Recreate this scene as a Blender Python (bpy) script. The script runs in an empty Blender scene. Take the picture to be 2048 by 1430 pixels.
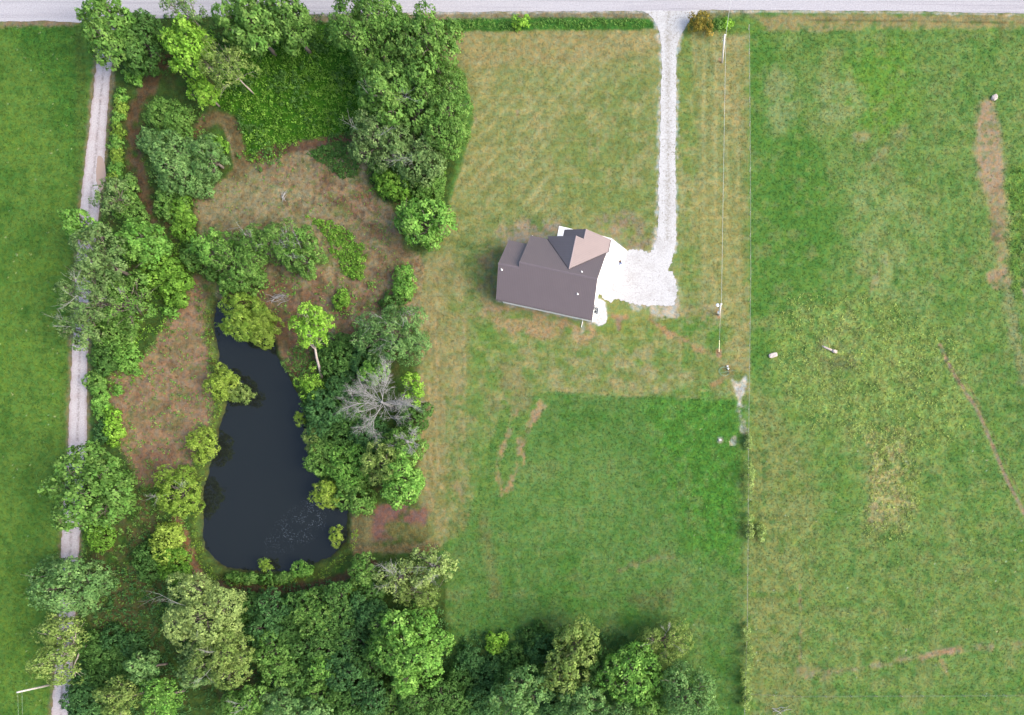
import bpy, math, random
import numpy as np
from mathutils import Vector, Matrix
from mathutils.geometry import tessellate_polygon

R = math.radians
scn = bpy.context.scene
COL = scn.collection

# ------------------------------------------------------------------ camera, sky, sun, exposure
CAM_H = 122.0            # drone height in metres
S = 11.2                 # photo pixels per metre on the ground
NX, NY = 1360.0, 1085.0  # photo pixel straight below the drone
cam_d = bpy.data.cameras.new('camera')
cam = bpy.data.objects.new('camera', cam_d); COL.objects.link(cam)
cam.location = (0, 0, CAM_H)
cam_d.sensor_width = 36.0
cam_d.lens = 36.0 * S * CAM_H / 2048.0
cam_d.shift_x = (1024 - NX) / 2048.0
cam_d.shift_y = (NY - 715) / 2048.0
cam_d.clip_end = 6000
scn.camera = cam

SUN_EL, SUN_AZ = 36.0, 103.0          # azimuth clockwise from north (+Y)
world = bpy.data.worlds.new('World'); scn.world = world; world.use_nodes = True
wn = world.node_tree.nodes; wl = world.node_tree.links
sky = wn.new('ShaderNodeTexSky'); sky.sky_type = 'NISHITA'; sky.sun_disc = False
sky.sun_elevation = R(SUN_EL); sky.sun_rotation = R(SUN_AZ)
sky.air_density = 1.0; sky.dust_density = 3.0; sky.ozone_density = 1.0
wl.new(sky.outputs[0], wn['Background'].inputs[0])
wn['Background'].inputs[1].default_value = 0.115
sun_d = bpy.data.lights.new('sun', 'SUN'); sun_d.energy = 1.4; sun_d.angle = R(42); sun_d.color = (1, .95, .87)
sun = bpy.data.objects.new('sun', sun_d); COL.objects.link(sun)
sd = Vector((math.sin(R(SUN_AZ)) * math.cos(R(SUN_EL)), math.cos(R(SUN_AZ)) * math.cos(R(SUN_EL)), math.sin(R(SUN_EL))))
sun.rotation_euler = sd.to_track_quat('Z', 'Y').to_euler()
scn.view_settings.view_transform = 'Standard'; scn.view_settings.look = 'None'
scn.view_settings.exposure = 1.71; scn.view_settings.gamma = 1.0; scn.view_settings.use_curve_mapping = False
GAIN = 1.9               # how bright a sunlit horizontal white surface comes out

# ------------------------------------------------------------------ helpers
def W(px, py, h=0.0):
    k = (1 - h / CAM_H) / S
    return ((px - NX) * k, (NY - py) * k)

def lin(c):
    c = np.asarray(c, float) / 255.0
    return np.where(c <= .04045, c / 12.92, ((c + .055) / 1.055) ** 2.4)

def alb(c, g=None):      # albedo that shows as this picture colour in open light
    return lin(c) / (g or GAIN)

def tag(o, label=None, cat=None, group=None, kind=None):
    if label: o['label'] = label
    if cat: o['category'] = cat
    if group: o['group'] = group
    if kind: o['kind'] = kind
    return o

def empty(name, loc, rz=0.0):
    o = bpy.data.objects.new(name, None); COL.objects.link(o)
    o.empty_display_size = .5
    o.location = loc; o.rotation_euler = (0, 0, rz)
    return o

def mesh_np(name, V, F, mat, parent=None, col=None, smooth=False, uv=None):
    """V (n,3), F (m,4) or list of index lists"""
    me = bpy.data.meshes.new(name)
    V = np.asarray(V, np.float32)
    if isinstance(F, np.ndarray):
        m, k = F.shape
        me.vertices.add(len(V)); me.vertices.foreach_set('co', V.ravel())
        me.loops.add(m * k); me.loops.foreach_set('vertex_index', F.astype(np.int32).ravel())
        me.polygons.add(m)
        me.polygons.foreach_set('loop_start', np.arange(0, m * k, k, dtype=np.int32))
        me.polygons.foreach_set('loop_total', np.full(m, k, np.int32))
        me.update(calc_edges=True)
    else:
        me.from_pydata([tuple(map(float, v)) for v in V], [], F); me.update()
    if smooth:
        me.polygons.foreach_set('use_smooth', np.ones(len(me.polygons), bool))
    if col is not None:
        a = me.color_attributes.new('Col', 'FLOAT_COLOR', 'POINT')
        c = np.ones((len(V), 4), np.float32); c[:, :col.shape[1]] = col
        a.data.foreach_set('color', c.ravel())
    if uv is not None:
        l = me.uv_layers.new(name='UVMap')
        l.data.foreach_set('uv', np.asarray(uv, np.float32).ravel())
    o = bpy.data.objects.new(name, me); COL.objects.link(o)
    if mat is not None:
        me.materials.append(mat)
    if parent is not None:
        o.parent = parent
    return o

class MB:
    def __init__(s): s.V = []; s.F = []
    def add(s, V, F):
        n = len(s.V); s.V += [tuple(v) for v in V]; s.F += [[i + n for i in f] for f in F]
    def box(s, x0, x1, y0, y1, z0, z1):
        s.add([(x0, y0, z0), (x1, y0, z0), (x1, y1, z0), (x0, y1, z0), (x0, y0, z1), (x1, y0, z1), (x1, y1, z1), (x0, y1, z1)],
              [(3, 2, 1, 0), (4, 5, 6, 7), (0, 1, 5, 4), (1, 2, 6, 5), (2, 3, 7, 6), (3, 0, 4, 7)])
    def bevbox(s, x0, x1, y0, y1, z0, z1, b):
        s.prism([(x0 + b, y0), (x1 - b, y0), (x1, y0 + b), (x1, y1 - b), (x1 - b, y1), (x0 + b, y1), (x0, y1 - b), (x0, y0 + b)], z0, z1)
    def prism(s, P, z0, z1, P1=None):
        n = len(P); P1 = P1 or P
        s.add([(x, y, z0) for x, y in P] + [(x, y, z1) for x, y in P1],
              [list(range(n))[::-1], list(range(n, 2 * n))] + [[i, (i + 1) % n, n + (i + 1) % n, n + i] for i in range(n)])
    def slab(s, P, d):   # planar 3-D polygon thickened by vector d
        n = len(P); Q = [tuple(np.array(p) + np.array(d)) for p in P]
        s.add(list(P) + Q, [list(range(n)), list(range(n, 2 * n))[::-1]] + [[(i + 1) % n, i, n + i, n + (i + 1) % n] for i in range(n)])
    def tube(s, pts, rad, k=6, cap=True):
        pts = [np.array(p, float) for p in pts]; n = len(pts)
        if not hasattr(rad, '__len__'): rad = [rad] * n
        V = []
        for i, p in enumerate(pts):
            t = pts[min(i + 1, n - 1)] - pts[max(i - 1, 0)]; t /= max(np.linalg.norm(t), 1e-9)
            a = np.cross(t, (0, 0, 1.0) if abs(t[2]) < .9 else (1.0, 0, 0)); a /= np.linalg.norm(a); b = np.cross(t, a)
            for j in range(k):
                q = 2 * math.pi * j / k
                V.append(p + rad[i] * (a * math.cos(q) + b * math.sin(q)))
        F = [[i * k + j, i * k + (j + 1) % k, (i + 1) * k + (j + 1) % k, (i + 1) * k + j] for i in range(n - 1) for j in range(k)]
        if cap: F += [list(range(k))[::-1], [(n - 1) * k + j for j in range(k)]]
        s.add(V, F)
    def lathe(s, prof, c=(0, 0, 0), k=14):
        n = len(prof)
        V = [(c[0] + r * math.cos(2 * math.pi * j / k), c[1] + r * math.sin(2 * math.pi * j / k), c[2] + z) for r, z in prof for j in range(k)]
        F = [[i * k + j, i * k + (j + 1) % k, (i + 1) * k + (j + 1) % k, (i + 1) * k + j] for i in range(n - 1) for j in range(k)]
        F += [list(range(k))[::-1], [(n - 1) * k + j for j in range(k)]]
        s.add(V, F)
    def build(s, name, mat, parent=None, smooth=False):
        return mesh_np(name, s.V, s.F, mat, parent, smooth=smooth)

# ---- value noise
def _h(ix, iy, seed):
    n = (ix.astype(np.int64) * 374761393 + iy.astype(np.int64) * 668265263 + seed * 1442695041) & 0xffffffff
    n = ((n ^ (n >> 13)) * 1274126177) & 0xffffffff
    return ((n ^ (n >> 16)) & 0xffff) / 65535.0
def vnoise(x, y, seed=0):
    ix = np.floor(x); iy = np.floor(y); fx = x - ix; fy = y - iy
    fx = fx * fx * (3 - 2 * fx); fy = fy * fy * (3 - 2 * fy)
    ix = ix.astype(np.int64); iy = iy.astype(np.int64)
    a = _h(ix, iy, seed); b = _h(ix + 1, iy, seed); c = _h(ix, iy + 1, seed); d = _h(ix + 1, iy + 1, seed)
    return (a + (b - a) * fx) * (1 - fy) + (c + (d - c) * fx) * fy
def fbm(x, y, scale, seed=0, o=4):
    """about -1..1; scale = size of the largest blobs, in the units of x, y"""
    t = 0; a = 1.0; s = 0
    for i in range(o):
        t = t + a * (vnoise(x / scale + 17.3 * i, y / scale - 9.1 * i, seed + i) * 2 - 1); s += a
        a *= .55; scale = scale / 2.03
    return t / s * 1.5
def sstep(a, b, x):
    t = np.clip((x - a) / (b - a), 0, 1); return t * t * (3 - 2 * t)
def smoothpoly(P, n=5, closed=True):
    P = np.array(P, float); m = len(P); out = []
    rng = range(m) if closed else range(m - 1)
    for i in rng:
        g = (lambda k: P[k % m]) if closed else (lambda k: P[min(max(k, 0), m - 1)])
        a, b, c, d = g(i - 1), g(i), g(i + 1), g(i + 2)
        for j in range(n):
            t = j / n
            out.append(.5 * ((2 * b) + (c - a) * t + (2 * a - 5 * b + 4 * c - d) * t * t + (3 * b - a - 3 * c + d) * t ** 3))
    if not closed: out.append(P[-1])
    return np.array(out)
def segdist(x, y, P, closed):
    d = np.full(x.shape, 1e9); m = len(P)
    for i in range(m if closed else m - 1):
        a = P[i]; b = P[(i + 1) % m]; e = b - a; L = max(e @ e, 1e-9)
        t = np.clip(((x - a[0]) * e[0] + (y - a[1]) * e[1]) / L, 0, 1)
        d = np.minimum(d, (x - a[0] - t * e[0]) ** 2 + (y - a[1] - t * e[1]) ** 2)
    return np.sqrt(d)
def inpoly(x, y, P):
    c = np.zeros(x.shape, bool); m = len(P)
    for i in range(m):
        a = P[i]; b = P[i - 1]
        if a[1] == b[1]: continue
        c ^= ((a[1] > y) != (b[1] > y)) & (x < (b[0] - a[0]) * (y - a[1]) / (b[1] - a[1]) + a[0])
    return c
def sdf(x, y, P):        # positive inside
    d = segdist(x, y, P, True); return np.where(inpoly(x, y, P), d, -d)

# ------------------------------------------------------------------ materials
def new_mat(name):
    m = bpy.data.materials.new(name); m.use_nodes = True
    nt = m.node_tree; b = nt.nodes['Principled BSDF']
    return m, nt, b
def N(nt, t, **kw):
    n = nt.nodes.new(t)
    for k, v in kw.items():
        if k in n.inputs: n.inputs[k].default_value = v
        else: setattr(n, k, v)
    return n
def noise(nt, vec, scale, detail=3, rough=.6):
    n = N(nt, 'ShaderNodeTexNoise'); n.inputs['Scale'].default_value = scale
    n.inputs['Detail'].default_value = detail; n.inputs['Roughness'].default_value = rough
    if vec is not None: nt.links.new(vec, n.inputs['Vector'])
    return n.outputs['Fac']
def mrange(nt, v, a, b, c, d):
    n = N(nt, 'ShaderNodeMapRange'); nt.links.new(v, n.inputs[0])
    for i, q in enumerate((a, b, c, d)): n.inputs[i + 1].default_value = q
    return n.outputs[0]
def math_(nt, op, a, b=None):
    n = N(nt, 'ShaderNodeMath'); n.operation = op
    for i, q in enumerate((a, b)):
        if q is None: continue
        if hasattr(q, 'is_linked'): nt.links.new(q, n.inputs[i])
        else: n.inputs[i].default_value = q
    return n.outputs[0]
def mixc(nt, f, a, b, mode='MIX'):
    n = N(nt, 'ShaderNodeMix'); n.data_type = 'RGBA'; n.blend_type = mode
    for i, q in ((0, f), (6, a), (7, b)):
        if hasattr(q, 'is_linked'): nt.links.new(q, n.inputs[i])
        elif i == 0: n.inputs[0].default_value = q
        else: n.inputs[i].default_value = (*q[:3], 1)
    return n.outputs[2]
def gray(nt, v):
    n = N(nt, 'ShaderNodeCombineColor')
    for i in range(3): nt.links.new(v, n.inputs[i])
    return n.outputs[0]
def objco(nt): return N(nt, 'ShaderNodeTexCoord').outputs['Object']
def mapping(nt, v, scale=(1, 1, 1), rot=(0, 0, 0)):
    n = N(nt, 'ShaderNodeMapping'); nt.links.new(v, n.inputs[0]); n.inputs['Scale'].default_value = scale; n.inputs['Rotation'].default_value = rot
    return n.outputs[0]
def bump(nt, bsdf, h, strength, dist):
    n = N(nt, 'ShaderNodeBump'); n.inputs['Strength'].default_value = strength; n.inputs['Distance'].default_value = dist
    nt.links.new(h, n.inputs['Height']); nt.links.new(n.outputs[0], bsdf.inputs['Normal'])

def simple(name, c, rough=.6, var=.15, scale=4.0, metallic=0.0, spec=.4):
    m, nt, b = new_mat(name)
    o = objco(nt); f = noise(nt, o, scale, 4)
    c = np.array(c); col = mixc(nt, f, c * (1 - var), np.minimum(c * (1 + var), 1))
    nt.links.new(col, b.inputs['Base Color']); b.inputs['Roughness'].default_value = rough
    b.inputs['Metallic'].default_value = metallic; b.inputs['Specular IOR Level'].default_value = spec
    return m

def leaf_material():
    m, nt, b = new_mat('leaf')
    a = N(nt, 'ShaderNodeVertexColor'); a.layer_name = 'Col'
    b.inputs['Roughness'].default_value = .6; b.inputs['Specular IOR Level'].default_value = .12
    nt.links.new(a.outputs[0], b.inputs['Base Color'])
    t = N(nt, 'ShaderNodeBsdfTranslucent')
    nt.links.new(mixc(nt, 1.0, a.outputs[0], (1.15, 1.1, .6), 'MULTIPLY'), t.inputs[0])
    mx = N(nt, 'ShaderNodeMixShader'); mx.inputs[0].default_value = .38
    nt.links.new(b.outputs[0], mx.inputs[1]); nt.links.new(t.outputs[0], mx.inputs[2])
    nt.links.new(mx.outputs[0], nt.nodes['Material Output'].inputs[0])
    return m
M_LEAF = leaf_material()
M_BARK = simple('bark', (.16, .13, .11), .9, .35, 3)
M_BARKL = simple('pale_bark', (.36, .30, .26), .9, .3, 3)
M_DEAD = simple('dead_wood', (.27, .26, .255), .9, .25, 3)

def ground_material():
    m, nt, b = new_mat('ground_cover')
    a = N(nt, 'ShaderNodeVertexColor'); a.layer_name = 'Col'
    o = objco(nt)
    n1 = noise(nt, o, 3.4, 6, .78)          # tufts
    n2 = noise(nt, o, .55, 4, .6)           # clumps
    n3 = noise(nt, o, 1.3, 3, .6)
    c = math_(nt, 'MULTIPLY', a.outputs['Alpha'], 1.0)
    k1 = mrange(nt, n1, .34, .66, -.85, .85); k2 = mrange(nt, n2, .38, .62, -.5, .5)
    s1 = noise(nt, mapping(nt, o, (7, 1.1, 1), (0, 0, .6)), 1.0, 3, .6); s2 = noise(nt, mapping(nt, o, (7, 1.1, 1), (0, 0, -.5)), 1.0, 3, .6)
    k1 = math_(nt, 'ADD', k1, mrange(nt, math_(nt, 'ADD', s1, s2), .8, 1.2, -.32, .32))
    s = math_(nt, 'ADD', math_(nt, 'MULTIPLY', math_(nt, 'ADD', k1, k2), c), 1.0)
    s = math_(nt, 'MAXIMUM', s, .25)
    col = mixc(nt, 1.0, a.outputs['Color'], gray(nt, s), 'MULTIPLY')
    yel = mixc(nt, 1.0, col, (1.14, 1.02, .84), 'MULTIPLY')
    blu = mixc(nt, 1.0, col, (.86, 1.0, 1.04), 'MULTIPLY')
    col = mixc(nt, mrange(nt, n3, .42, .58, 0, 1), blu, yel)
    nt.links.new(col, b.inputs['Base Color'])
    b.inputs['Roughness'].default_value = .95; b.inputs['Specular IOR Level'].default_value = .1
    bump(nt, b, n1, .6, .08)
    return m

def gravel_material(name, c, dirt, streak=None, amount=.5, uvtracks=False, grassy=None, grass_amt=0.0, specks=0.0, midx=None):
    m, nt, b = new_mat(name)
    o = objco(nt)
    n1 = noise(nt, o, 4.2, 6, .8)
    big = noise(nt, mapping(nt, o, streak) if streak else o, .35 if not streak else 1.0, 5, .65)
    col = mixc(nt, mrange(nt, n1, .3, .7, 0, 1), np.array(c) * .66, np.array(c) * 1.22)
    col = mixc(nt, mrange(nt, big, .48, .75, 0, amount), col, dirt)
    if specks:
        patch = mrange(nt, noise(nt, o, .45, 3, .6), .35, .65, .25, 1)
        sp = mrange(nt, noise(nt, o, 2.3, 5, .8), .535, .60, 0, specks)
        col = mixc(nt, math_(nt, 'MULTIPLY', sp, patch), col, dirt)
    if midx is not None:
        sp_ = N(nt, 'ShaderNodeSeparateXYZ'); nt.links.new(o, sp_.inputs[0])
        dm = math_(nt, 'ABSOLUTE', math_(nt, 'SUBTRACT', sp_.outputs[0], midx))
        mm = math_(nt, 'MULTIPLY', mrange(nt, dm, .1, .75, 1, 0), mrange(nt, noise(nt, o, 1.9, 5, .8), .42, .56, 0, .5))
        col = mixc(nt, mm, col, dirt)
    if uvtracks:
        uv = N(nt, 'ShaderNodeUVMap'); sep = N(nt, 'ShaderNodeSeparateXYZ'); nt.links.new(uv.outputs[0], sep.inputs[0])
        d = math_(nt, 'ABSOLUTE', math_(nt, 'SUBTRACT', sep.outputs[0], .5))
        mid = mrange(nt, d, .0, .13, 1, 0)
        edge = mrange(nt, d, .33, .5, 0, 1)
        wob = mrange(nt, noise(nt, o, 1.6, 4, .7), .4, .6, 0, 1)
        f = math_(nt, 'MULTIPLY', mid, wob); f2 = math_(nt, 'MULTIPLY', edge, mrange(nt, noise(nt, o, .8, 4, .7), .3, .62, 0, .9))
        col = mixc(nt, math_(nt, 'MULTIPLY', f, grass_amt), col, grassy)
        col = mixc(nt, f2, col, dirt)
    nt.links.new(col, b.inputs['Base Color']); b.inputs['Roughness'].default_value = .95; b.inputs['Specular IOR Level'].default_value = .15
    bump(nt, b, n1, .6, .05)
    return m

def water_material():
    m, nt, b = new_mat('pond_water')
    o = objco(nt)
    f = noise(nt, o, .06, 3)
    col = mixc(nt, f, (.0085, .0105, .0095), (.012, .014, .0125))
    # pale flecks of pollen drifting in the south-east of the pond
    c = W(600, 1048)
    sep = N(nt, 'ShaderNodeSeparateXYZ'); nt.links.new(o, sep.inputs[0])
    dx = math_(nt, 'SUBTRACT', sep.outputs[0], c[0]); dy = math_(nt, 'SUBTRACT', sep.outputs[1], c[1])
    u = math_(nt, 'ADD', math_(nt, 'MULTIPLY', dx, .8), math_(nt, 'MULTIPLY', dy, .6)); v = math_(nt, 'SUBTRACT', math_(nt, 'MULTIPLY', dy, .8), math_(nt, 'MULTIPLY', dx, .6))
    d = math_(nt, 'ADD', math_(nt, 'POWER', math_(nt, 'DIVIDE', u, 7.5), 2), math_(nt, 'POWER', math_(nt, 'DIVIDE', v, 3.2), 2))
    near = mrange(nt, d, .1, 1.3, 1, 0)
    sp = mrange(nt, noise(nt, o, 4.2, 3, .75), .585, .64, 0, 1)
    pa = mrange(nt, noise(nt, o, .5, 3, .6), .42, .6, 0, 1)
    col = mixc(nt, math_(nt, 'MULTIPLY', math_(nt, 'MULTIPLY', near, sp), math_(nt, 'MULTIPLY', pa, .7)), col, (.17, .20, .23))
    nt.links.new(col, b.inputs['Base Color']); b.inputs['Roughness'].default_value = .05; b.inputs['IOR'].default_value = 1.5
    bump(nt, b, noise(nt, mapping(nt, o, (1, 1.6, 1)), 2.2, 3), .05, .05)
    return m

def roof_material():
    m, nt, b = new_mat('metal_roofing')
    uv = N(nt, 'ShaderNodeUVMap'); sep = N(nt, 'ShaderNodeSeparateXYZ'); nt.links.new(uv.outputs[0], sep.inputs[0])
    fr = math_(nt, 'FRACT', math_(nt, 'MULTIPLY', sep.outputs[0], 1 / .30))
    rib = mrange(nt, math_(nt, 'ABSOLUTE', math_(nt, 'SUBTRACT', fr, .5)), .32, .46, 0, 1)
    o = objco(nt); f = noise(nt, o, .5, 4)
    col = mixc(nt, f, (.142, .109, .107), (.168, .130, .127))
    col = mixc(nt, math_(nt, 'MULTIPLY', rib, .24), col, (.072, .056, .058))
    col = mixc(nt, mrange(nt, noise(nt, o, 6, 3), .3, .8, 0, .16), col, (.155, .135, .132))
    nt.links.new(col, b.inputs['Base Color'])
    b.inputs['Metallic'].default_value = .35; b.inputs['Roughness'].default_value = .42; b.inputs['Specular IOR Level'].default_value = .5
    bump(nt, b, rib, .3, .03)
    return m

# ------------------------------------------------------------------ outlines traced on the photo (photo pixels)
POND = [(430, 598), (423, 650), (430, 700), (436, 740), (446, 800), (434, 850), (428, 890), (414, 935), (402, 980), (400, 1040), (399, 1080), (412, 1108),
        (440, 1130), (490, 1141), (540, 1144), (590, 1140), (640, 1124), (680, 1095), (693, 1065), (690, 1015), (655, 985), (634, 950), (624, 900), (608, 850),
        (598, 800), (582, 765), (566, 735), (548, 705), (545, 680), (520, 660), (490, 630), (450, 605)]
ROAD = [(-900, 52), (0, 43), (90, 42), (160, 45), (260, 38), (420, 34), (640, 28), (1000, 23), (1290, 22), (1400, 20), (1800, 22), (2048, 27), (3200, 40), (3200, -75), (2048, -62), (1000, -60), (0, -50), (-900, -42)]
LANE = [(228, 30, 52), (214, 80, 36), (207, 140, 31), (199, 220, 32), (190, 320, 38), (181, 400, 38), (168, 560, 33), (160, 700, 31), (157, 800, 34), (154, 900, 37), (144, 1020, 36), (141, 1090, 36), (137, 1180, 34), (133, 1260, 33), (125, 1370, 35), (120, 1450, 36), (100, 1800, 36)]
DRIVE = [(1288, 19), (1304, 34), (1317, 58), (1321, 90), (1323, 130), (1321, 220), (1319, 300), (1317, 380), (1318, 430), (1314, 470), (1310, 496), (1345, 503), (1352, 470), (1352, 400), (1351, 300), (1353, 200), (1352, 120), (1356, 85), (1368, 60), (1380, 40), (1394, 19)]
PAD = [(1250, 501), (1274, 498), (1298, 507), (1312, 488), (1332, 482), (1351, 486), (1350, 500), (1341, 522), (1339, 537), (1350, 553), (1356, 582), (1348, 610), (1329, 615), (1299, 610), (1278, 612), (1257, 606), (1231, 598), (1225, 605), (1210, 600), (1197, 587), (1196, 563)]
APRON = [(1190, 470), (1206, 472), (1224, 478), (1254, 501), (1247, 533), (1241, 566), (1190, 562)]

# ------------------------------------------------------------------ the ground: one sheet, coloured by what grows or lies on it
GRID = {}
def build_ground():
    sp = 2.3
    def axis(a, b, lo, hi):
        inner = np.arange(a, b, sp); out = []
        d = sp; p = inner[-1]
        while p < hi: d *= 1.25; p += d; out.append(p)
        d = sp; p = inner[0]; pre = []
        while p > lo: d *= 1.25; p -= d; pre.append(p)
        return np.concatenate([pre[::-1], inner, out])
    ax = axis(-60, 2110, -16000, 18000); ay = axis(-50, 1480, -16000, 18000)
    X, Y = np.meshgrid(ax, ay); sh = X.shape
    x = X.ravel(); y = Y.ravel(); n = len(x)
    C = np.tile(alb((92, 132, 62)), (n, 1)); G = np.full(n, .30)     # colour, grain
    Z = np.zeros(n)
    w1 = fbm(x, y, 60, 3, 4); w2 = fbm(x, y, 14, 11, 3); w3 = fbm(x, y, 200, 23, 4); w4 = fbm(x, y, 28, 31, 4); w5 = fbm(x, y, 5.5, 41, 2)
    seed = [100]
    def put(mask, c, g=None, idx=None):
        c = alb(c); i = slice(None) if idx is None else idx
        C[i] += (c - C[i]) * mask[:, None]
        if g is not None: G[i] += (g - G[i]) * mask
    def blob(P, c, soft=10, warp=8, k=1.0, g=None, mott=0.0, ms=22, sm=True):
        P = smoothpoly(P) if sm else np.array(P, float)
        mg = soft + warp * 2 + 4
        idx = np.nonzero((x > P[:, 0].min() - mg) & (x < P[:, 0].max() + mg) & (y > P[:, 1].min() - mg) & (y < P[:, 1].max() + mg))[0]
        if not len(idx): return
        xx, yy = x[idx], y[idx]; seed[0] += 7
        d = sdf(xx, yy, P) + warp * (fbm(xx, yy, 30, seed[0], 4) * .8 + fbm(xx, yy, 8, seed[0] + 3, 2) * .4)
        m = sstep(-soft, soft, d) * k
        if mott: m = m * sstep(-.5, .5, fbm(xx, yy, ms, seed[0] + 9, 4) - 1.0 + 2 * mott)
        put(m, c, g, idx)
    def line(P, wd, c, soft=4, warp=3, k=1.0, g=None, mott=0.0):
        P = smoothpoly(P, 5, False); mg = wd + soft + warp * 2 + 4
        idx = np.nonzero((x > P[:, 0].min() - mg) & (x < P[:, 0].max() + mg) & (y > P[:, 1].min() - mg) & (y < P[:, 1].max() + mg))[0]
        if not len(idx): return
        xx, yy = x[idx], y[idx]; seed[0] += 7
        d = wd / 2 - segdist(xx, yy, P, False) + warp * fbm(xx, yy, 14, seed[0], 3)
        m = sstep(-soft, soft, d) * k
        if mott: m = m * sstep(-.5, .5, fbm(xx, yy, 18, seed[0] + 9, 4) - 1.0 + 2 * mott)
        put(m, c, g, idx)
    BIG = 16000
    # --- west field
    blob([(-BIG, 40), (175, 40), (182, 200), (165, 420), (148, 700), (128, 1000), (112, 1300), (100, BIG), (-BIG, BIG)], (104, 139, 60), 6, 4, g=.20, sm=False)
    put(sstep(-.1, .7, w1) * (x < 190) * .5, (104, 142, 52)); put(sstep(.0, .8, -w1) * (x < 190) * .55, (70, 116, 42))
    blob([(20, 60), (170, 55), (172, 330), (130, 300), (90, 160)], (70, 118, 44), 25, 14, .7, g=.42)
    blob([(150, 40), (175, 150), (168, 420), (140, 800), (120, 1430), (100, 1430), (125, 800), (150, 400)], (96, 118, 56), 8, 5, .6)
    blob([(-60, 38), (130, 38), (155, 46), (100, 54), (-60, 50)], (150, 128, 108), 4, 4, .9)
    put((vnoise(x / 3.1, y / 3.1, 77) > .965) * (x < 150) * .7, (190, 200, 150))
    # --- woodland floor between the lane and the yard
    blob([(230, 30), (905, 24), (925, 200), (900, 420), (850, 520), (835, 700), (845, 1000), (880, 1100), (905, 1200), (880, 1470), (140, 1500), (165, 1090), (178, 900), (180, 700), (196, 420), (222, 200)], (74, 98, 46), 8, 8, g=.45, sm=False)
    put(sstep(.1, .7, w4) * ((x > 190) & (x < 860)) * .5, (104, 92, 62)); put(sstep(.1, .7, w2) * ((x > 190) & (x < 860)) * .4, (60, 104, 36))
    # brush green north of the pond
    blob([(470, 60), (720, 60), (760, 200), (700, 268), (610, 290), (500, 332), (478, 240), (430, 200)], (64, 112, 26), 10, 8, g=.5)
    # --- clearings
    blob([(398, 392), (470, 352), (560, 312), (700, 276), (735, 330), (745, 380), (790, 430), (800, 500), (845, 520), (838, 640), (760, 680), (700, 668), (650, 700), (600, 740), (565, 720), (540, 640), (470, 580), (430, 600), (400, 480)], (152, 138, 108), 9, 10, g=.34)
    blob([(398, 430), (470, 420), (560, 400), (600, 470), (420, 480)], (120, 122, 80), 18, 14, .8, mott=.6)
    blob([(590, 320), (660, 330), (740, 370), (790, 440), (790, 490), (700, 440), (620, 380), (520, 340)], (148, 114, 94), 12, 10, .85, mott=.6)
    blob([(480, 345), (560, 380), (590, 430), (500, 430), (450, 400)], (128, 122, 88), 12, 12, .8, mott=.6)
    blob([(440, 570), (560, 560), (700, 540), (790, 560), (800, 640), (740, 680), (690, 668), (620, 640), (560, 690), (540, 640), (470, 600)], (136, 104, 86), 12, 10, .85, mott=.62)
    blob([(560, 660), (600, 640), (640, 690), (625, 750), (575, 740)], (112, 84, 68), 10, 8, .8)
    blob([(740, 500), (830, 510), (820, 600), (760, 600)], (140, 116, 90), 10, 10, .8, mott=.55)
    line([(500, 322), (560, 300), (640, 286), (715, 276)], 22, (112, 84, 70), 5, 4, .9)
    line([(392, 275), (405, 248), (435, 234), (462, 248), (474, 280), (484, 330), (470, 352)], 26, (120, 102, 76), 6, 4, .85)
    line([(396, 262), (415, 240), (440, 232), (462, 242)], 4, (92, 74, 54), 3, 2, .6)
    line([(448, 252), (460, 285), (470, 335)], 5, (146, 128, 100), 3, 2, .8)
    line([(330, 120), (305, 160), (275, 210), (268, 270), (272, 330), (292, 400), (300, 440)], 30, (112, 86, 70), 7, 6, .85, mott=.75)
    blob([(330, 430), (372, 436), (372, 486), (340, 482)], (150, 120, 92), 8, 8, .7, mott=.5)
    line([(395, 440), (390, 480), (386, 500)], 6, (84, 66, 54), 3, 2, .8)
    for P_, c_ in (([(844, 512), (800, 560), (780, 610), (730, 650), (690, 660)], (160, 132, 106)), ([(838, 530), (812, 530), (770, 545), (735, 590), (720, 640)], (112, 90, 70)),
                   ([(800, 500), (740, 430), (660, 370), (590, 350), (520, 372)], (164, 136, 108)), ([(786, 500), (730, 446), (650, 392), (590, 372)], (110, 86, 68)),
                   ([(700, 560), (716, 600), (700, 640), (650, 640)], (158, 130, 104)), ([(600, 400), (560, 440), (600, 470), (650, 520), (660, 600)], (164, 146, 116)),
                   ([(480, 470), (530, 420), (560, 380), (580, 330)], (168, 150, 118)), ([(850, 530), (862, 620), (856, 720), (850, 860), (856, 1000)], (176, 148, 116)), ([(872, 560), (880, 700), (878, 860), (890, 1000), (926, 1040)], (180, 156, 122))):
        for off_ in (-5, 6): line([(px + off_, py + off_ * .4) for px, py in P_], 5.0, c_, 2.6, 3, .9, mott=.72)
    # bare ground west of the pond
    blob([(388, 560), (416, 610), (424, 680), (432, 770), (425, 850), (395, 925), (330, 962), (282, 962), (240, 880), (214, 770), (232, 740), (290, 706), (340, 640)], (156, 128, 104), 10, 10, g=.34)
    blob([(250, 760), (330, 700), (400, 640), (415, 740), (330, 760)], (136, 122, 88), 20, 16, .7, mott=.5)
    blob([(260, 800), (420, 800), (400, 880), (330, 900)], (122, 116, 80), 18, 16, .7, mott=.5)
    blob([(270, 900), (380, 900), (330, 962), (280, 960)], (122, 94, 80), 12, 10, .7)
    blob([(385, 560), (430, 560), (432, 640), (410, 620)], (110, 88, 74), 8, 6, .8, mott=.7)
    line([(434, 560), (416, 640), (424, 700), (434, 790), (424, 870), (404, 950), (394, 1040), (396, 1100), (430, 1140), (520, 1158), (610, 1152), (680, 1112), (712, 1060)], 20, (84, 104, 48), 6, 6, .85, g=.5)
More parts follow.
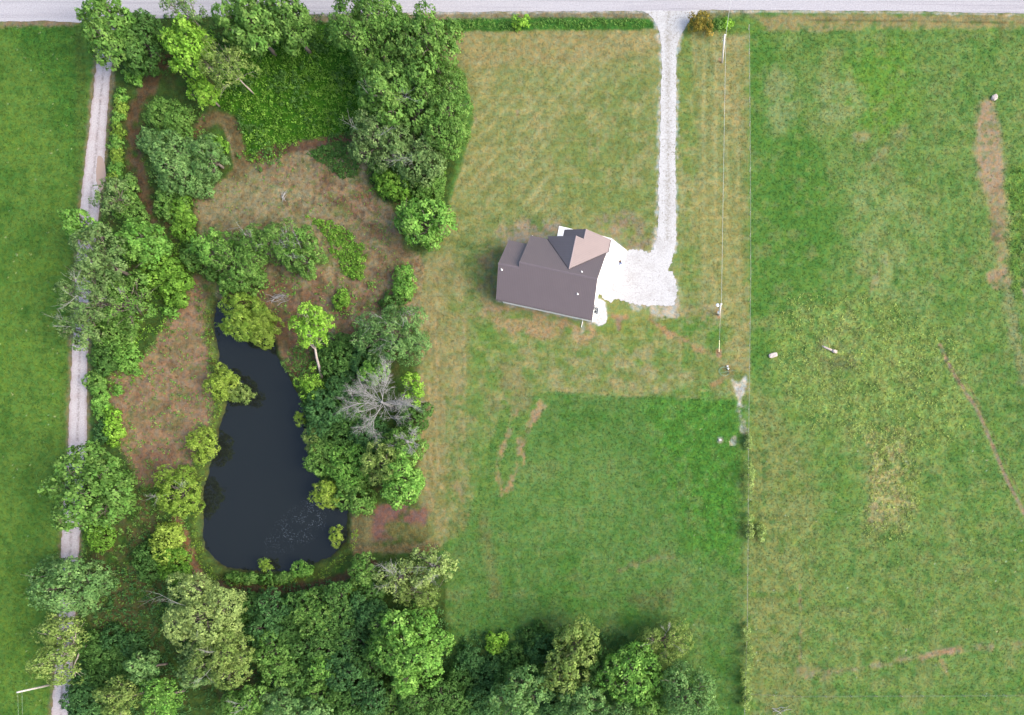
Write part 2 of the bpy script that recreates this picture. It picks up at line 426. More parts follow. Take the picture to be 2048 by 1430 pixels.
    line([(352, 1040), (372, 1090), (392, 1140), (404, 1165)], 20, (150, 112, 88), 4, 4, .95)
    line([(440, 1166), (520, 1180), (620, 1172), (700, 1150), (745, 1128)], 18, (98, 78, 62), 5, 5, .9)
    blob([(200, 1060), (300, 980), (330, 1100), (300, 1250), (200, 1300), (170, 1200)], (100, 92, 62), 20, 16, .8, mott=.6)
    blob([(450, 1330), (520, 1340), (540, 1395), (470, 1390)], (96, 72, 60), 12, 10, .8, mott=.6)
    # --- mown yard
    YARD = [(908, 62), (1300, 58), (1500, 52), (1502, 800), (1400, 797), (1250, 792), (1105, 782), (1010, 800), (945, 1000), (935, 1060), (860, 1085), (840, 980), (838, 640), (850, 520), (895, 420), (925, 330), (948, 240), (930, 150)]
    blob(YARD, (147, 153, 99), 6, 5, g=.22, sm=False)
    yd = (x > 835) & (x < 1502) & (y > 55) & (y < 800) & inpoly(x, y, np.array(YARD, float))
    put(sstep(-.1, .8, w1) * yd * .55, (134, 142, 82)); put(sstep(.1, .9, w3) * yd * .45, (150, 152, 92)); put(sstep(.1, .9, -w4) * yd * .35, (172, 158, 112))
    put(sstep(.25, .8, w2) * yd * .25, (118, 136, 70))
    ang = (x * .72 + y * .69); st = np.sin(ang / 4.2 + w1 * 1.2) * (vnoise(x / 60, y / 60, 5)); put(np.clip(st, 0, 1) * yd * (x < 1310) * (y < 480) * .55, (192, 184, 134))
    st = np.sin(x / 3.6 + w1 * .6); put(np.clip(st, 0, 1) * yd * (x > 1355) * .42, (186, 180, 128))
    blob([(910, 60), (1310, 60), (1310, 110), (1100, 130), (915, 140)], (172, 152, 110), 16, 14, .55)
    blob([(1180, 200), (1318, 150), (1318, 470), (1200, 460), (1100, 330)], (120, 142, 76), 40, 20, .7, mott=.7, ms=50)
    blob([(1355, 90), (1385, 90), (1400, 480), (1390, 640), (1352, 600)], (118, 146, 72), 10, 8, .75, mott=.75, ms=40)
    blob([(1440, 90), (1500, 60), (1500, 300), (1470, 300)], (176, 160, 112), 14, 10, .5)
    blob([(1380, 400), (1500, 400), (1500, 730), (1440, 720), (1440, 620)], (164, 158, 100), 20, 12, .5)
    # worn and patchy ground round the house
    blob([(930, 470), (1000, 430), (1120, 430), (1140, 470), (1010, 640), (940, 640), (915, 560)], (106, 130, 72), 22, 16, .85, mott=.55, ms=20)
    blob([(930, 540), (985, 500), (1000, 600), (960, 640)], (146, 128, 102), 14, 14, .8, mott=.55, ms=14)
    blob([(1000, 452), (1120, 440), (1110, 480), (1010, 490)], (170, 152, 134), 10, 10, .9, mott=.55, ms=12)
    blob([(1190, 440), (1260, 430), (1310, 480), (1290, 506), (1240, 490)], (164, 142, 124), 12, 12, .85, mott=.6, ms=16)
    blob([(960, 610), (1180, 650), (1440, 640), (1440, 720), (1300, 760), (1000, 740), (930, 700)], (108, 142, 68), 18, 18, .9, mott=.6, ms=30)
    blob([(985, 606), (1180, 646), (1180, 690), (1060, 680), (980, 650)], (182, 154, 120), 10, 12, .9, mott=.6, ms=18)
    blob([(1195, 596), (1260, 606), (1350, 618), (1340, 680), (1210, 690)], (138, 150, 78), 12, 12, .7, mott=.6, ms=16)
    line([(1300, 640), (1340, 668), (1390, 690), (1440, 730), (1460, 740)], 11, (184, 140, 112), 5, 7, .95, mott=.62)
    line([(1226, 632), (1252, 634)], 9, (176, 140, 112), 3, 3, .8)
    line([(1238, 640), (1238, 656)], 10, (160, 124, 110), 3, 3, .8)
    blob([(1350, 640), (1440, 640), (1440, 700), (1400, 690)], (92, 138, 60), 14, 10, .85, mott=.7)
    blob([(1350, 620), (1435, 612), (1435, 640), (1390, 650)], (176, 158, 124), 8, 8, .7, mott=.55, ms=12)
    blob([(1040, 700), (1300, 690), (1480, 720), (1480, 790), (1250, 786), (1110, 780)], (172, 160, 120), 18, 16, .75, mott=.5, ms=22)
    blob([(1060, 690), (1300, 680), (1470, 730), (1480, 790), (1250, 786), (1110, 780)], (112, 142, 70), 18, 16, .75, mott=.45, ms=30)
    line([(1180, 788), (1300, 794), (1400, 797), (1470, 800)], 5, (182, 166, 124), 4, 3, .6)
    blob([(910, 560), (950, 560), (1010, 800), (960, 820), (920, 700)], (110, 144, 70), 16, 14, .8, mott=.65, ms=30)
    # straw strip down the west edge of the yard
    blob([(842, 520), (930, 540), (940, 800), (945, 1000), (935, 1060), (880, 1085), (840, 1000), (838, 700)], (168, 152, 114), 20, 14, .62, mott=.66)
    for q, e_ in ((846, 872), (860, 892), (874, 905), (930, 936)):
        line([(q - 4, 640), (q, 720), (q - 3, 820), (q + 2, 900), (q + 14, 990), (e_ + 22, 1030), (e_ + 10, 1070), (e_ - 40, 1092)], 5, (188, 166, 128), 4, 4, .65, mott=.6)
        line([(q + 6, 660), (q + 8, 760), (q + 5, 880), (q + 20, 980)], 4, (122, 118, 74), 4, 4, .5, mott=.5)
    for q in (0, 16, 34):
        line([(846 + q, 530), (862 + q, 580), (858 + q, 660)], 3, (118, 100, 76), 2, 3, .5, mott=.6)
    blob([(840, 980), (900, 950), (940, 1050), (890, 1090), (850, 1080)], (120, 130, 72), 14, 12, .7, mott=.55)
    line([(900, 960), (938, 1010), (936, 1060), (910, 1090)], 14, (168, 140, 112), 6, 6, .7, mott=.6)
    blob([(750, 1012), (852, 1008), (848, 1048), (800, 1052), (790, 1074), (742, 1076)], (140, 100, 98), 8, 9, .85, g=.25, mott=.72, ms=26)
    blob([(780, 1050), (850, 1048), (850, 1074), (800, 1076)], (120, 116, 74), 8, 8, .8)
    blob([(700, 1010), (745, 1010), (742, 1090), (705, 1110)], (126, 116, 84), 6, 6, .85)
    line([(720, 1100), (800, 1098), (870, 1092)], 18, (140, 120, 88), 6, 5, .8)
    # --- south green
    blob([(945, 1010), (1010, 800), (1105, 782), (1250, 792), (1400, 798), (1500, 802), (1500, BIG), (905, BIG), (905, 1200), (885, 1090), (935, 1062)], (102, 138, 72), 5, 5, g=.24, sm=False)
    sg = (x > 890) & (x < 1500) & (y > 790)
    put(sstep(-.1, .8, w1) * sg * .5, (114, 144, 80)); put(sstep(0, .8, -w1) * sg * .5, (76, 126, 46)); put(sstep(.1, .7, w2) * sg * .3, (82, 128, 48))
    blob([(1010, 900), (1200, 880), (1260, 1000), (1200, 1080), (1020, 1060)], (110, 145, 76), 46, 24, .85, g=.14)
    blob([(945, 700), (1070, 720), (1105, 790), (1060, 860), (990, 1000), (945, 1040)], (112, 144, 72), 18, 16, .8, mott=.65)
    blob([(960, 740), (1040, 720), (1060, 800), (980, 830)], (150, 140, 102), 12, 14, .7, mott=.5)
    line([(1082, 808), (1060, 850), (1046, 880), (1036, 930), (1016, 985)], 11, (178, 148, 116), 4, 7, .85, mott=.58)
    line([(1030, 820), (1016, 870), (1002, 900)], 9, (174, 148, 116), 4, 6, .75, mott=.5)
    line([(1048, 880), (1048, 930)], 6, (176, 146, 116), 3, 3, .8)
    line([(1004, 900), (996, 940), (1004, 990)], 8, (178, 146, 116), 4, 5, .8, mott=.6)
    line([(1070, 840), (1088, 812)], 7, (184, 152, 124), 3, 4, .85)
    blob([(1300, 800), (1480, 802), (1490, 1100), (1400, 1090), (1340, 950)], (84, 139, 52), 34, 22, .8, g=.45)
    line([(965, 1040), (982, 1130), (992, 1190)], 22, (128, 128, 84), 10, 8, .6)
    line([(1240, 1140), (1290, 1122), (1345, 1112)], 8, (150, 132, 104), 4, 5, .55, mott=.55)
    blob([(1270, 1185), (1340, 1180), (1340, 1210), (1280, 1215)], (116, 110, 80), 14, 12, .5)
    put((vnoise(x / 2.9, y / 2.9, 78) > .972) * sg * (x > 1380) * .7, (180, 196, 150))
    # white dusty strip and bare patches by the fence
    blob([(1462, 758), (1478, 764), (1492, 752), (1490, 772), (1484, 792), (1472, 786)], (222, 216, 212), 4, 4, .95)
    line([(1478, 780), (1480, 810), (1486, 840), (1488, 862)], 12, (206, 196, 186), 4, 6, .9, mott=.55)
    blob([(1436, 876), (1444, 876), (1444, 884), (1436, 884)], (180, 172, 160), 2, 2, .6)
    blob([(1462, 876), (1472, 874), (1470, 890), (1460, 890)], (196, 186, 176), 2, 3, .8, mott=.7)
    blob([(1448, 733), (1466, 733), (1466, 756), (1450, 756)], (160, 140, 108), 4, 5, .7)
    line([(1425, 770), (1455, 752)], 8, (176, 136, 100), 3, 4, .7)
    for (qx, qy, rr) in ((1440, 122, 7), (1437, 706, 8), (1437, 630, 8), (1034, 226, 6), (951, 240, 6)):
        line([(qx, qy - 3), (qx + 1, qy + 4)], rr, (186, 142, 120), 3, 3, .8)
    # --- east field
    EF = [(1498, 45), (BIG, 45), (BIG, BIG), (1486, BIG), (1490, 1300), (1497, 900), (1500, 700), (1497, 300)]
    blob(EF, (120, 150, 80), 3, 2, g=.24, sm=False)
    ef = (x > 1498) & (y > 40)
    put(sstep(-.1, .8, w1) * ef * .5, (124, 152, 82)); put(sstep(.0, .8, -w1) * ef * .5, (86, 134, 56)); put(sstep(.1, .8, w3) * ef * .35, (128, 148, 84))
    put(sstep(.1, .7, w4) * ef * .4, (116, 150, 68)); put(sstep(.35, .8, -w4) * ef * .4, (72, 122, 54))
    blob([(1498, 70), (1560, 110), (1600, 230), (1660, 330), (1670, 480), (1640, 600), (1570, 660), (1502, 700)], (90, 138, 56), 22, 16, .75, g=.14)
    blob([(1700, 120), (1800, 90), (1830, 240), (1760, 280), (1700, 220)], (108, 154, 58), 30, 22, .8)
    blob([(1530, 150), (1580, 140), (1590, 240), (1540, 260)], (148, 162, 108), 16, 12, .8, mott=.75)
    blob([(1640, 170), (1710, 160), (1720, 230), (1650, 240)], (152, 164, 108), 14, 12, .8, mott=.75)
    line([(1810, 255), (1770, 300), (1740, 330)], 20, (158, 148, 112), 12, 8, .55)
    blob([(1705, 265), (1735, 265), (1735, 282), (1710, 282)], (168, 158, 118), 6, 5, .7)
    blob([(1700, 370), (1790, 360), (1850, 460), (1840, 640), (1740, 560)], (148, 164, 104), 34, 26, .8, mott=.62, ms=40)
    line([(1772, 510), (1752, 560), (1735, 590)], 10, (164, 148, 114), 6, 6, .6, mott=.6)
    blob([(1550, 640), (1680, 600), (1860, 640), (1930, 740), (1920, 880), (1760, 900), (1600, 830)], (146, 168, 92), 44, 26, .8, g=.5, mott=.62)
    blob([(1640, 680), (1720, 690), (1700, 760), (1650, 750)], (128, 124, 90), 16, 14, .6, mott=.5)
    blob([(1740, 860), (1810, 880), (1830, 1010), (1790, 1080), (1730, 1060), (1740, 960)], (176, 166, 116), 18, 18, .85, g=.5, mott=.66)
    blob([(1735, 1010), (1775, 1020), (1770, 1060), (1740, 1060)], (160, 140, 116), 8, 10, .6, mott=.5)
    blob([(1499, 830), (1560, 840), (1640, 1000), (1620, 1360), (1500, 1390)], (142, 148, 92), 26, 18, .75, g=.26)
    blob([(1600, 1080), (1980, 1060), (1980, 1280), (1640, 1330)], (122, 146, 80), 40, 24, .55, g=.32)
    blob([(1960, 215), (1985, 200), (1996, 250), (2008, 330), (2004, 400), (1985, 410), (1960, 360), (1952, 320)], (176, 150, 126), 9, 7, .95, g=.2)
    blob([(1980, 380), (2010, 380), (2014, 460), (2006, 520), (1986, 480)], (156, 134, 106), 8, 8, .85, mott=.7)
    blob([(1984, 450), (2000, 445), (2006, 475), (1988, 482)], (124, 98, 90), 4, 4, .8, mott=.7)
    blob([(1970, 545), (2014, 535), (2020, 570), (1990, 574)], (172, 142, 118), 5, 5, .9)
    blob([(2040, 480), (2070, 470), (2080, 600), (2046, 590)], (176, 150, 138), 5, 5, .8)
    blob([(2016, 360), (2060, 350), (2060, 560), (2016, 560)], (110, 144, 62), 8, 8, .8, g=.55)
    line([(1998, 400), (2006, 470), (2004, 540)], 26, (166, 146, 116), 10, 8, .7, mott=.7)
    line([(2010, 560), (2020, 620), (2034, 680), (2044, 760)], 22, (152, 150, 112), 8, 6, .65)
    line([(1880, 690), (1905, 742), (1935, 790), (1955, 820), (1985, 890), (2010, 950), (2035, 1000), (2060, 1050)], 7, (160, 136, 116), 3, 1.5, .95)
    line([(1915, 740), (1945, 785), (1965, 825), (1995, 885), (2022, 950), (2046, 1000)], 2.5, (136, 122, 92), 2, 1.5, .6)
    line([(1610, 1350), (1680, 1342), (1760, 1328), (1840, 1312), (1900, 1302), (1980, 1294), (2060, 1284), (2300, 1260)], 12, (168, 148, 120), 6, 6, .75, mott=.55)
    line([(1840, 1318), (1880, 1306), (1920, 1298)], 12, (182, 146, 126), 4, 4, .8, mott=.7)
    line([(1880, 1315), (1895, 1350)], 10, (170, 144, 112), 4, 4, .7, mott=.6)
    line([(1600, 1170), (1601, 1260), (1600, 1340)], 5, (158, 140, 110), 3, 2, .7, mott=.65)
    blob([(1590, 1330), (1660, 1335), (1660, 1362), (1600, 1360)], (150, 138, 106), 8, 8, .6, mott=.6)
    put((vnoise(x / 2.6, y / 2.6, 79) > .978) * ef * (y > 900) * .75, (206, 204, 180))
    blob([(1500, 30), (2060, 30), (3000, 40), (3000, 60), (2060, 54), (1700, 60), (1500, 58)], (164, 144, 106), 6, 6, .8, g=.3, mott=.8, ms=30)
    line([(1620, 40), (1800, 42), (2060, 46)], 2.5, (96, 86, 58), 2, 1, .7)
    # --- finer patchiness
    v1 = fbm(x, y, 17, 61, 3); v2 = fbm(x, y, 11, 67, 2); v3 = fbm(x, y, 36, 71, 4); v4 = fbm(x * .45, y, 14, 73, 3); v5 = fbm(x, y * .4, 16, 79, 3)
    put(sstep(.15, .75, v1) * ef * .42, (78, 126, 54)); put(sstep(.2, .75, -v1) * ef * .40, (144, 156, 96)); put(sstep(.35, .8, v2) * ef * .45, (70, 118, 56)); put(sstep(.3, .8, v3) * ef * .35, (150, 148, 100)); put(sstep(.3, .8, -v3) * ef * (y > 560) * .35, (120, 152, 62))
    put(sstep(.15, .75, v1) * sg * .35, (78, 126, 50)); put(sstep(.2, .75, -v1) * sg * .35, (126, 148, 88)); put(sstep(.35, .8, v2) * sg * .35, (66, 116, 46)); put(sstep(.35, .85, v3) * sg * .35, (132, 142, 92))
    put(sstep(.1, .75, v1) * yd * .30, (122, 138, 74)); put(sstep(.2, .8, -v4) * yd * .35, (186, 174, 126)); put(sstep(.2, .8, v3) * yd * .35, (128, 142, 78)); put(sstep(.35, .8, v2) * yd * .3, (112, 126, 66)); put(sstep(.3, .8, v5) * yd * .3, (182, 168, 124))
    wf = x < 170
    put(sstep(.2, .8, v1) * wf * .35, (66, 112, 40)); put(sstep(.2, .8, -v1) * wf * .35, (110, 146, 58)); put(sstep(.3, .8, v2) * wf * .3, (60, 108, 44))
    cl = np.zeros(n); i3 = np.nonzero((x > 380) & (x < 860) & (y > 260) & (y < 760))[0]
    cl[i3] = sstep(-4, 14, sdf(x[i3], y[i3], np.array([(398, 392), (470, 352), (560, 312), (700, 276), (735, 330), (745, 380), (790, 430), (800, 500), (845, 520), (838, 640), (760, 680), (700, 668), (650, 700), (600, 740), (565, 720), (540, 640), (470, 580), (430, 600), (400, 480)], float)))
    put(sstep(.0, .6, v1) * cl * .5, (112, 118, 70)); put(sstep(.1, .7, -v1) * cl * .45, (160, 140, 112)); put(sstep(.2, .7, v4) * cl * .5, (116, 88, 70)); put(sstep(.25, .75, v2) * cl * .5, (98, 122, 60)); put(sstep(.25, .75, v5) * cl * .4, (168, 152, 122)); put(sstep(.45, .85, -v2) * cl * .5, (84, 66, 54))
    wb = np.zeros(n); i3 = np.nonzero((x > 200) & (x < 440) & (y > 550) & (y < 970))[0]
    wb[i3] = sstep(-4, 14, sdf(x[i3], y[i3], np.array([(388, 560), (416, 610), (424, 680), (432, 770), (425, 850), (395, 925), (330, 962), (282, 962), (240, 880), (214, 770), (232, 740), (290, 706), (340, 640)], float)))
    put(sstep(.1, .7, v1) * wb * .5, (128, 124, 80)); put(sstep(.2, .7, v4) * wb * .5, (164, 132, 108)); put(sstep(.25, .75, v2) * wb * .4, (112, 84, 70)); put(sstep(.3, .8, v5) * wb * .4, (160, 136, 104)); put(sstep(.4, .85, -v2) * wb * .5, (104, 118, 64))
    blob([(470, 590), (560, 575), (640, 600), (700, 640), (740, 640), (700, 680), (640, 690), (600, 735), (560, 690)], (118, 92, 74), 14, 12, .6, mott=.62)
    blob([(640, 470), (800, 470), (820, 540), (740, 560)], (124, 100, 80), 14, 12, .5, mott=.55)
    blob([(420, 390), (560, 330), (640, 400), (600, 470), (430, 450)], (160, 148, 116), 18, 14, .6, mott=.55)
    # --- road verge
    blob([(640, 26), (1296, 22), (1296, 38), (900, 40), (640, 44)], (142, 132, 106), 3, 3, .95, g=.42)
    blob([(1390, 20), (1500, 20), (1500, 44), (1390, 40)], (132, 130, 96), 4, 4, .9, g=.4)
    blob([(890, 40), (1292, 37), (1292, 58), (1100, 60), (890, 62)], (66, 116, 44), 3, 3, .95, g=.5)
    blob([(1430, 36), (1500, 34), (1530, 60), (1440, 68)], (92, 136, 54), 8, 6, .8, g=.45)
    line([(640, 28), (1000, 24), (1290, 23)], 5, (196, 190, 186), 2.5, 2, .8, mott=.7)
    line([(1400, 22), (1800, 24), (2060, 29), (3000, 40)], 5, (200, 192, 182), 2.5, 2, .8, mott=.7)
    # gravel scattered beyond the edges of the drive, the lane and the pad
    GR = (210, 206, 202)
    for Pn, sc in ((DRIVE, 4), (PAD, 6), (APRON, 3)):
        big = [(px + (4 if px > 1337 else -4), py) for px, py in Pn] if Pn is DRIVE else Pn
        blob(big, GR, sc, sc * 1.4, .8, sm=False, mott=.6, ms=9)
    blob([(1290, 600), (1350, 600), (1352, 630), (1320, 640), (1300, 622)], (204, 192, 182), 6, 9, .8, mott=.6, ms=12)
    blob([(1188, 600), (1206, 603), (1213, 622), (1212, 640), (1200, 652), (1182, 640)], (215, 210, 206), 4, 4, .95)
    line([(994, 600), (1090, 622), (1182, 643)], 10, (196, 184, 172), 3, 4, .85, mott=.6)
    line([(1004, 480), (1060, 478), (1110, 470)], 12, (170, 160, 150), 5, 6, .7, mott=.5)
    line([(1165, 646), (1164, 662)], 8, (206, 200, 192), 4, 3, .7)
    lp = np.array([(a, b) for a, b, c in LANE], float)
    line(lp, 44, (150, 132, 108), 5, 4, .8)
    # --- relief: flat under the hard surfaces, a basin for the pond, tufty elsewhere
    m = (x > -60) & (x < 2110) & (y > -50) & (y < 1480)
    idx = np.nonzero(m)[0]
    Z[idx] = (.028 * w5[idx] * (G[idx] / .3) + .03 * w2[idx]) - .02
    flat = np.zeros(n)
    rp = np.array(ROAD, float)
    flat[y < 60] = np.maximum(flat[y < 60], sstep(-5, 2, sdf(x[y < 60], y[y < 60], rp)))
    for Pn in (DRIVE, PAD, APRON):
        i2 = np.nonzero((x > 1180) & (x < 1400) & (y > 5) & (y < 630))[0]
        flat[i2] = np.maximum(flat[i2], sstep(-8, 3, sdf(x[i2], y[i2], np.array(Pn, float))))
    i2 = np.nonzero((x > 60) & (x < 290))[0]
    flat[i2] = np.maximum(flat[i2], sstep(32, 22, segdist(x[i2], y[i2], lp, False)))
    Z = Z * (1 - flat) - .03 * flat
    i2 = np.nonzero((x > 940) & (x < 1240) & (y > 430) & (y < 670))[0]; Z[i2] = np.minimum(Z[i2], -.01)
    pp = smoothpoly(POND); i2 = np.nonzero((x > 350) & (x < 740) & (y > 550) & (y < 1190))[0]
    d = sdf(x[i2], y[i2], pp) + 3.6 * fbm(x[i2], y[i2], 22, 901, 4)
    Z[i2] += -1.5 * sstep(-14, 22, d)
    wet = sstep(-7, 2, d)[:, None]
    C[i2] += (alb((70, 66, 48)) - C[i2]) * wet * .7
    wx = (x - NX) / S; wy = (NY - y) / S
    ny, nx = sh
    q = np.arange(n).reshape(sh)
    F = np.stack([q[1:, :-1].ravel(), q[1:, 1:].ravel(), q[:-1, 1:].ravel(), q[:-1, :-1].ravel()], 1)
    col = np.concatenate([C, G[:, None]], 1)
    GRID.update(ax=ax, ay=ay, C=C.reshape(*sh, 3), G=G.reshape(sh))
    o = mesh_np('ground', np.stack([wx, wy, Z], 1), F, ground_material(), col=col, smooth=True)
    tag(o, 'fields, mown yard and bare clearings, green to straw coloured', 'ground', kind='structure')
build_ground()

def sheet(name, P, z, mat, label, cat, warp=1.0, step=2.0, sm=True, seed=1):
    """flat ragged-edged sheet from photo outline"""
    P = smoothpoly(P, 6) if sm else np.array(P, float)
    out = []
    for i in range(len(P)):
        a = P[i]; b = P[(i + 1) % len(P)]; L = np.linalg.norm(b - a); k = max(1, int(L / step))
        for j in range(k): out.append(a + (b - a) * j / k)
    out = np.array(out)
    if warp:
        t = np.roll(out, -1, 0) - np.roll(out, 1, 0); t /= np.maximum(np.linalg.norm(t, axis=1), 1e-6)[:, None]
        nr = np.stack([-t[:, 1], t[:, 0]], 1)
        dd = warp * (fbm(out[:, 0], out[:, 1], 12, seed, 3) + .6 * fbm(out[:, 0], out[:, 1], 3.5, seed + 5, 2))
        out = out + nr * dd[:, None]
    V = [(*W(px, py), z) for px, py in out]
    tris = tessellate_polygon([[Vector((v[0], v[1], 0)) for v in V]])
    F = []
    for t in tris:
        a, b, c = [Vector(V[i]) for i in t]
        F.append(list(t) if (b - a).cross(c - a).z > 0 else list(t)[::-1])
    o = mesh_np(name, V, F, mat)
    return tag(o, label, cat, kind='structure')

def strip(name, L, z, mat, label, cat, warp=1.2, seed=4):
    P = smoothpoly([(a, b) for a, b, c in L], 40, False)
    wd = np.interp(np.linspace(0, 1, len(P)), np.linspace(0, 1, len(L)), [c for a, b, c in L])
    t = np.gradient(P, axis=0); t /= np.linalg.norm(t, axis=1)[:, None]; nr = np.stack([-t[:, 1], t[:, 0]], 1)
    V = []; uvv = []; K = 7
    for i in range(len(P)):
        for j in range(K):
            u = j / (K - 1); off = (u - .5) * wd[i]
            if j in (0, K - 1): off += warp * 1.3 * float(fbm(P[i:i+1, 0] + j * 50, P[i:i+1, 1], 9, seed, 3)[0])
            q = P[i] + nr[i] * off; V.append((*W(*q), z)); uvv.append((u, i / 50))
    F = []; uv = []
    for i in range(len(P) - 1):
        for j in range(K - 1):
            f = [i * K + j, (i + 1) * K + j, (i + 1) * K + j + 1, i * K + j + 1]
            a, b, c = [Vector(V[k]) for k in f[:3]]
            if (b - a).cross(c - a).z < 0: f = f[::-1]
            F.append(f); uv += [uvv[k] for k in f]
    o = mesh_np(name, V, F, mat, uv=uv)
    return tag(o, label, cat, kind='structure')

M_ROAD = gravel_material('white_road_gravel', alb((218, 213, 216)), alb((164, 158, 164)), streak=(.02, .9, 1), amount=.8)
M_DRIVE = gravel_material('crushed_limestone', alb((238, 235, 233)), alb((150, 140, 118)), amount=.3, specks=.8, midx=(1336 - NX) / S)
M_PAD = gravel_material('fresh_limestone', alb((240, 237, 235)), alb((170, 161, 150)), amount=.4, specks=.6)
M_LANE = gravel_material('lane_gravel', alb((232, 221, 219)), alb((190, 164, 156)), amount=.5, uvtracks=True, grassy=alb((150, 136, 134)), grass_amt=.8)
sheet('road', ROAD, .016, M_ROAD, 'white gravel county road running across the top edge', 'road', 1.0, 6, False, 3)
strip('lane', LANE, .008, M_LANE, 'pale two-track gravel lane along the west field', 'lane')
sheet('driveway', DRIVE, .012, M_DRIVE, 'straight white gravel drive from the road to the house', 'driveway', 1.6, 2, True, 9)
sheet('gravel_pad', PAD, .016, M_PAD, 'broad white gravel parking pad east of the house', 'gravel pad', 3.4, 1.5, False, 15)
M_CONC = simple('white_concrete', (.78, .77, .75), .85, .03, 1.5)
ap = MB(); ap.prism([W(*p) for p in APRON][::-1], -.1, .06); tag(ap.build('concrete_apron', M_CONC), 'bright white concrete apron at the east side of the house', 'concrete apron', kind='structure')
sheet('gravel_strip', [(1186, 598), (1206, 602), (1212, 614), (1214, 630), (1210, 645), (1200, 650), (1190, 645), (1182, 641)], .010, M_PAD, 'white gravel bed around the air conditioner at the house corner', 'gravel bed', 2.0, 1.5, True, 33)
# puddle in the lane
PUD = [(197, 312), (205, 316), (211, 335), (211, 362), (205, 378), (196, 376), (192, 352), (193, 326)]
sheet('puddle', PUD, .013, simple('muddy_water', alb((206, 178, 158)), .25, .05), 'tan muddy puddle filling a rut of the lane', 'puddle', .8, 2, True, 21)
sheet('water', [((px - 560) * 1.035 + 560, (py - 880) * 1.02 + 880) for px, py in POND], -.62, water_material(), 'dark blue pond water with pale flecks near its south-east shore', 'pond', 0, 3, True)

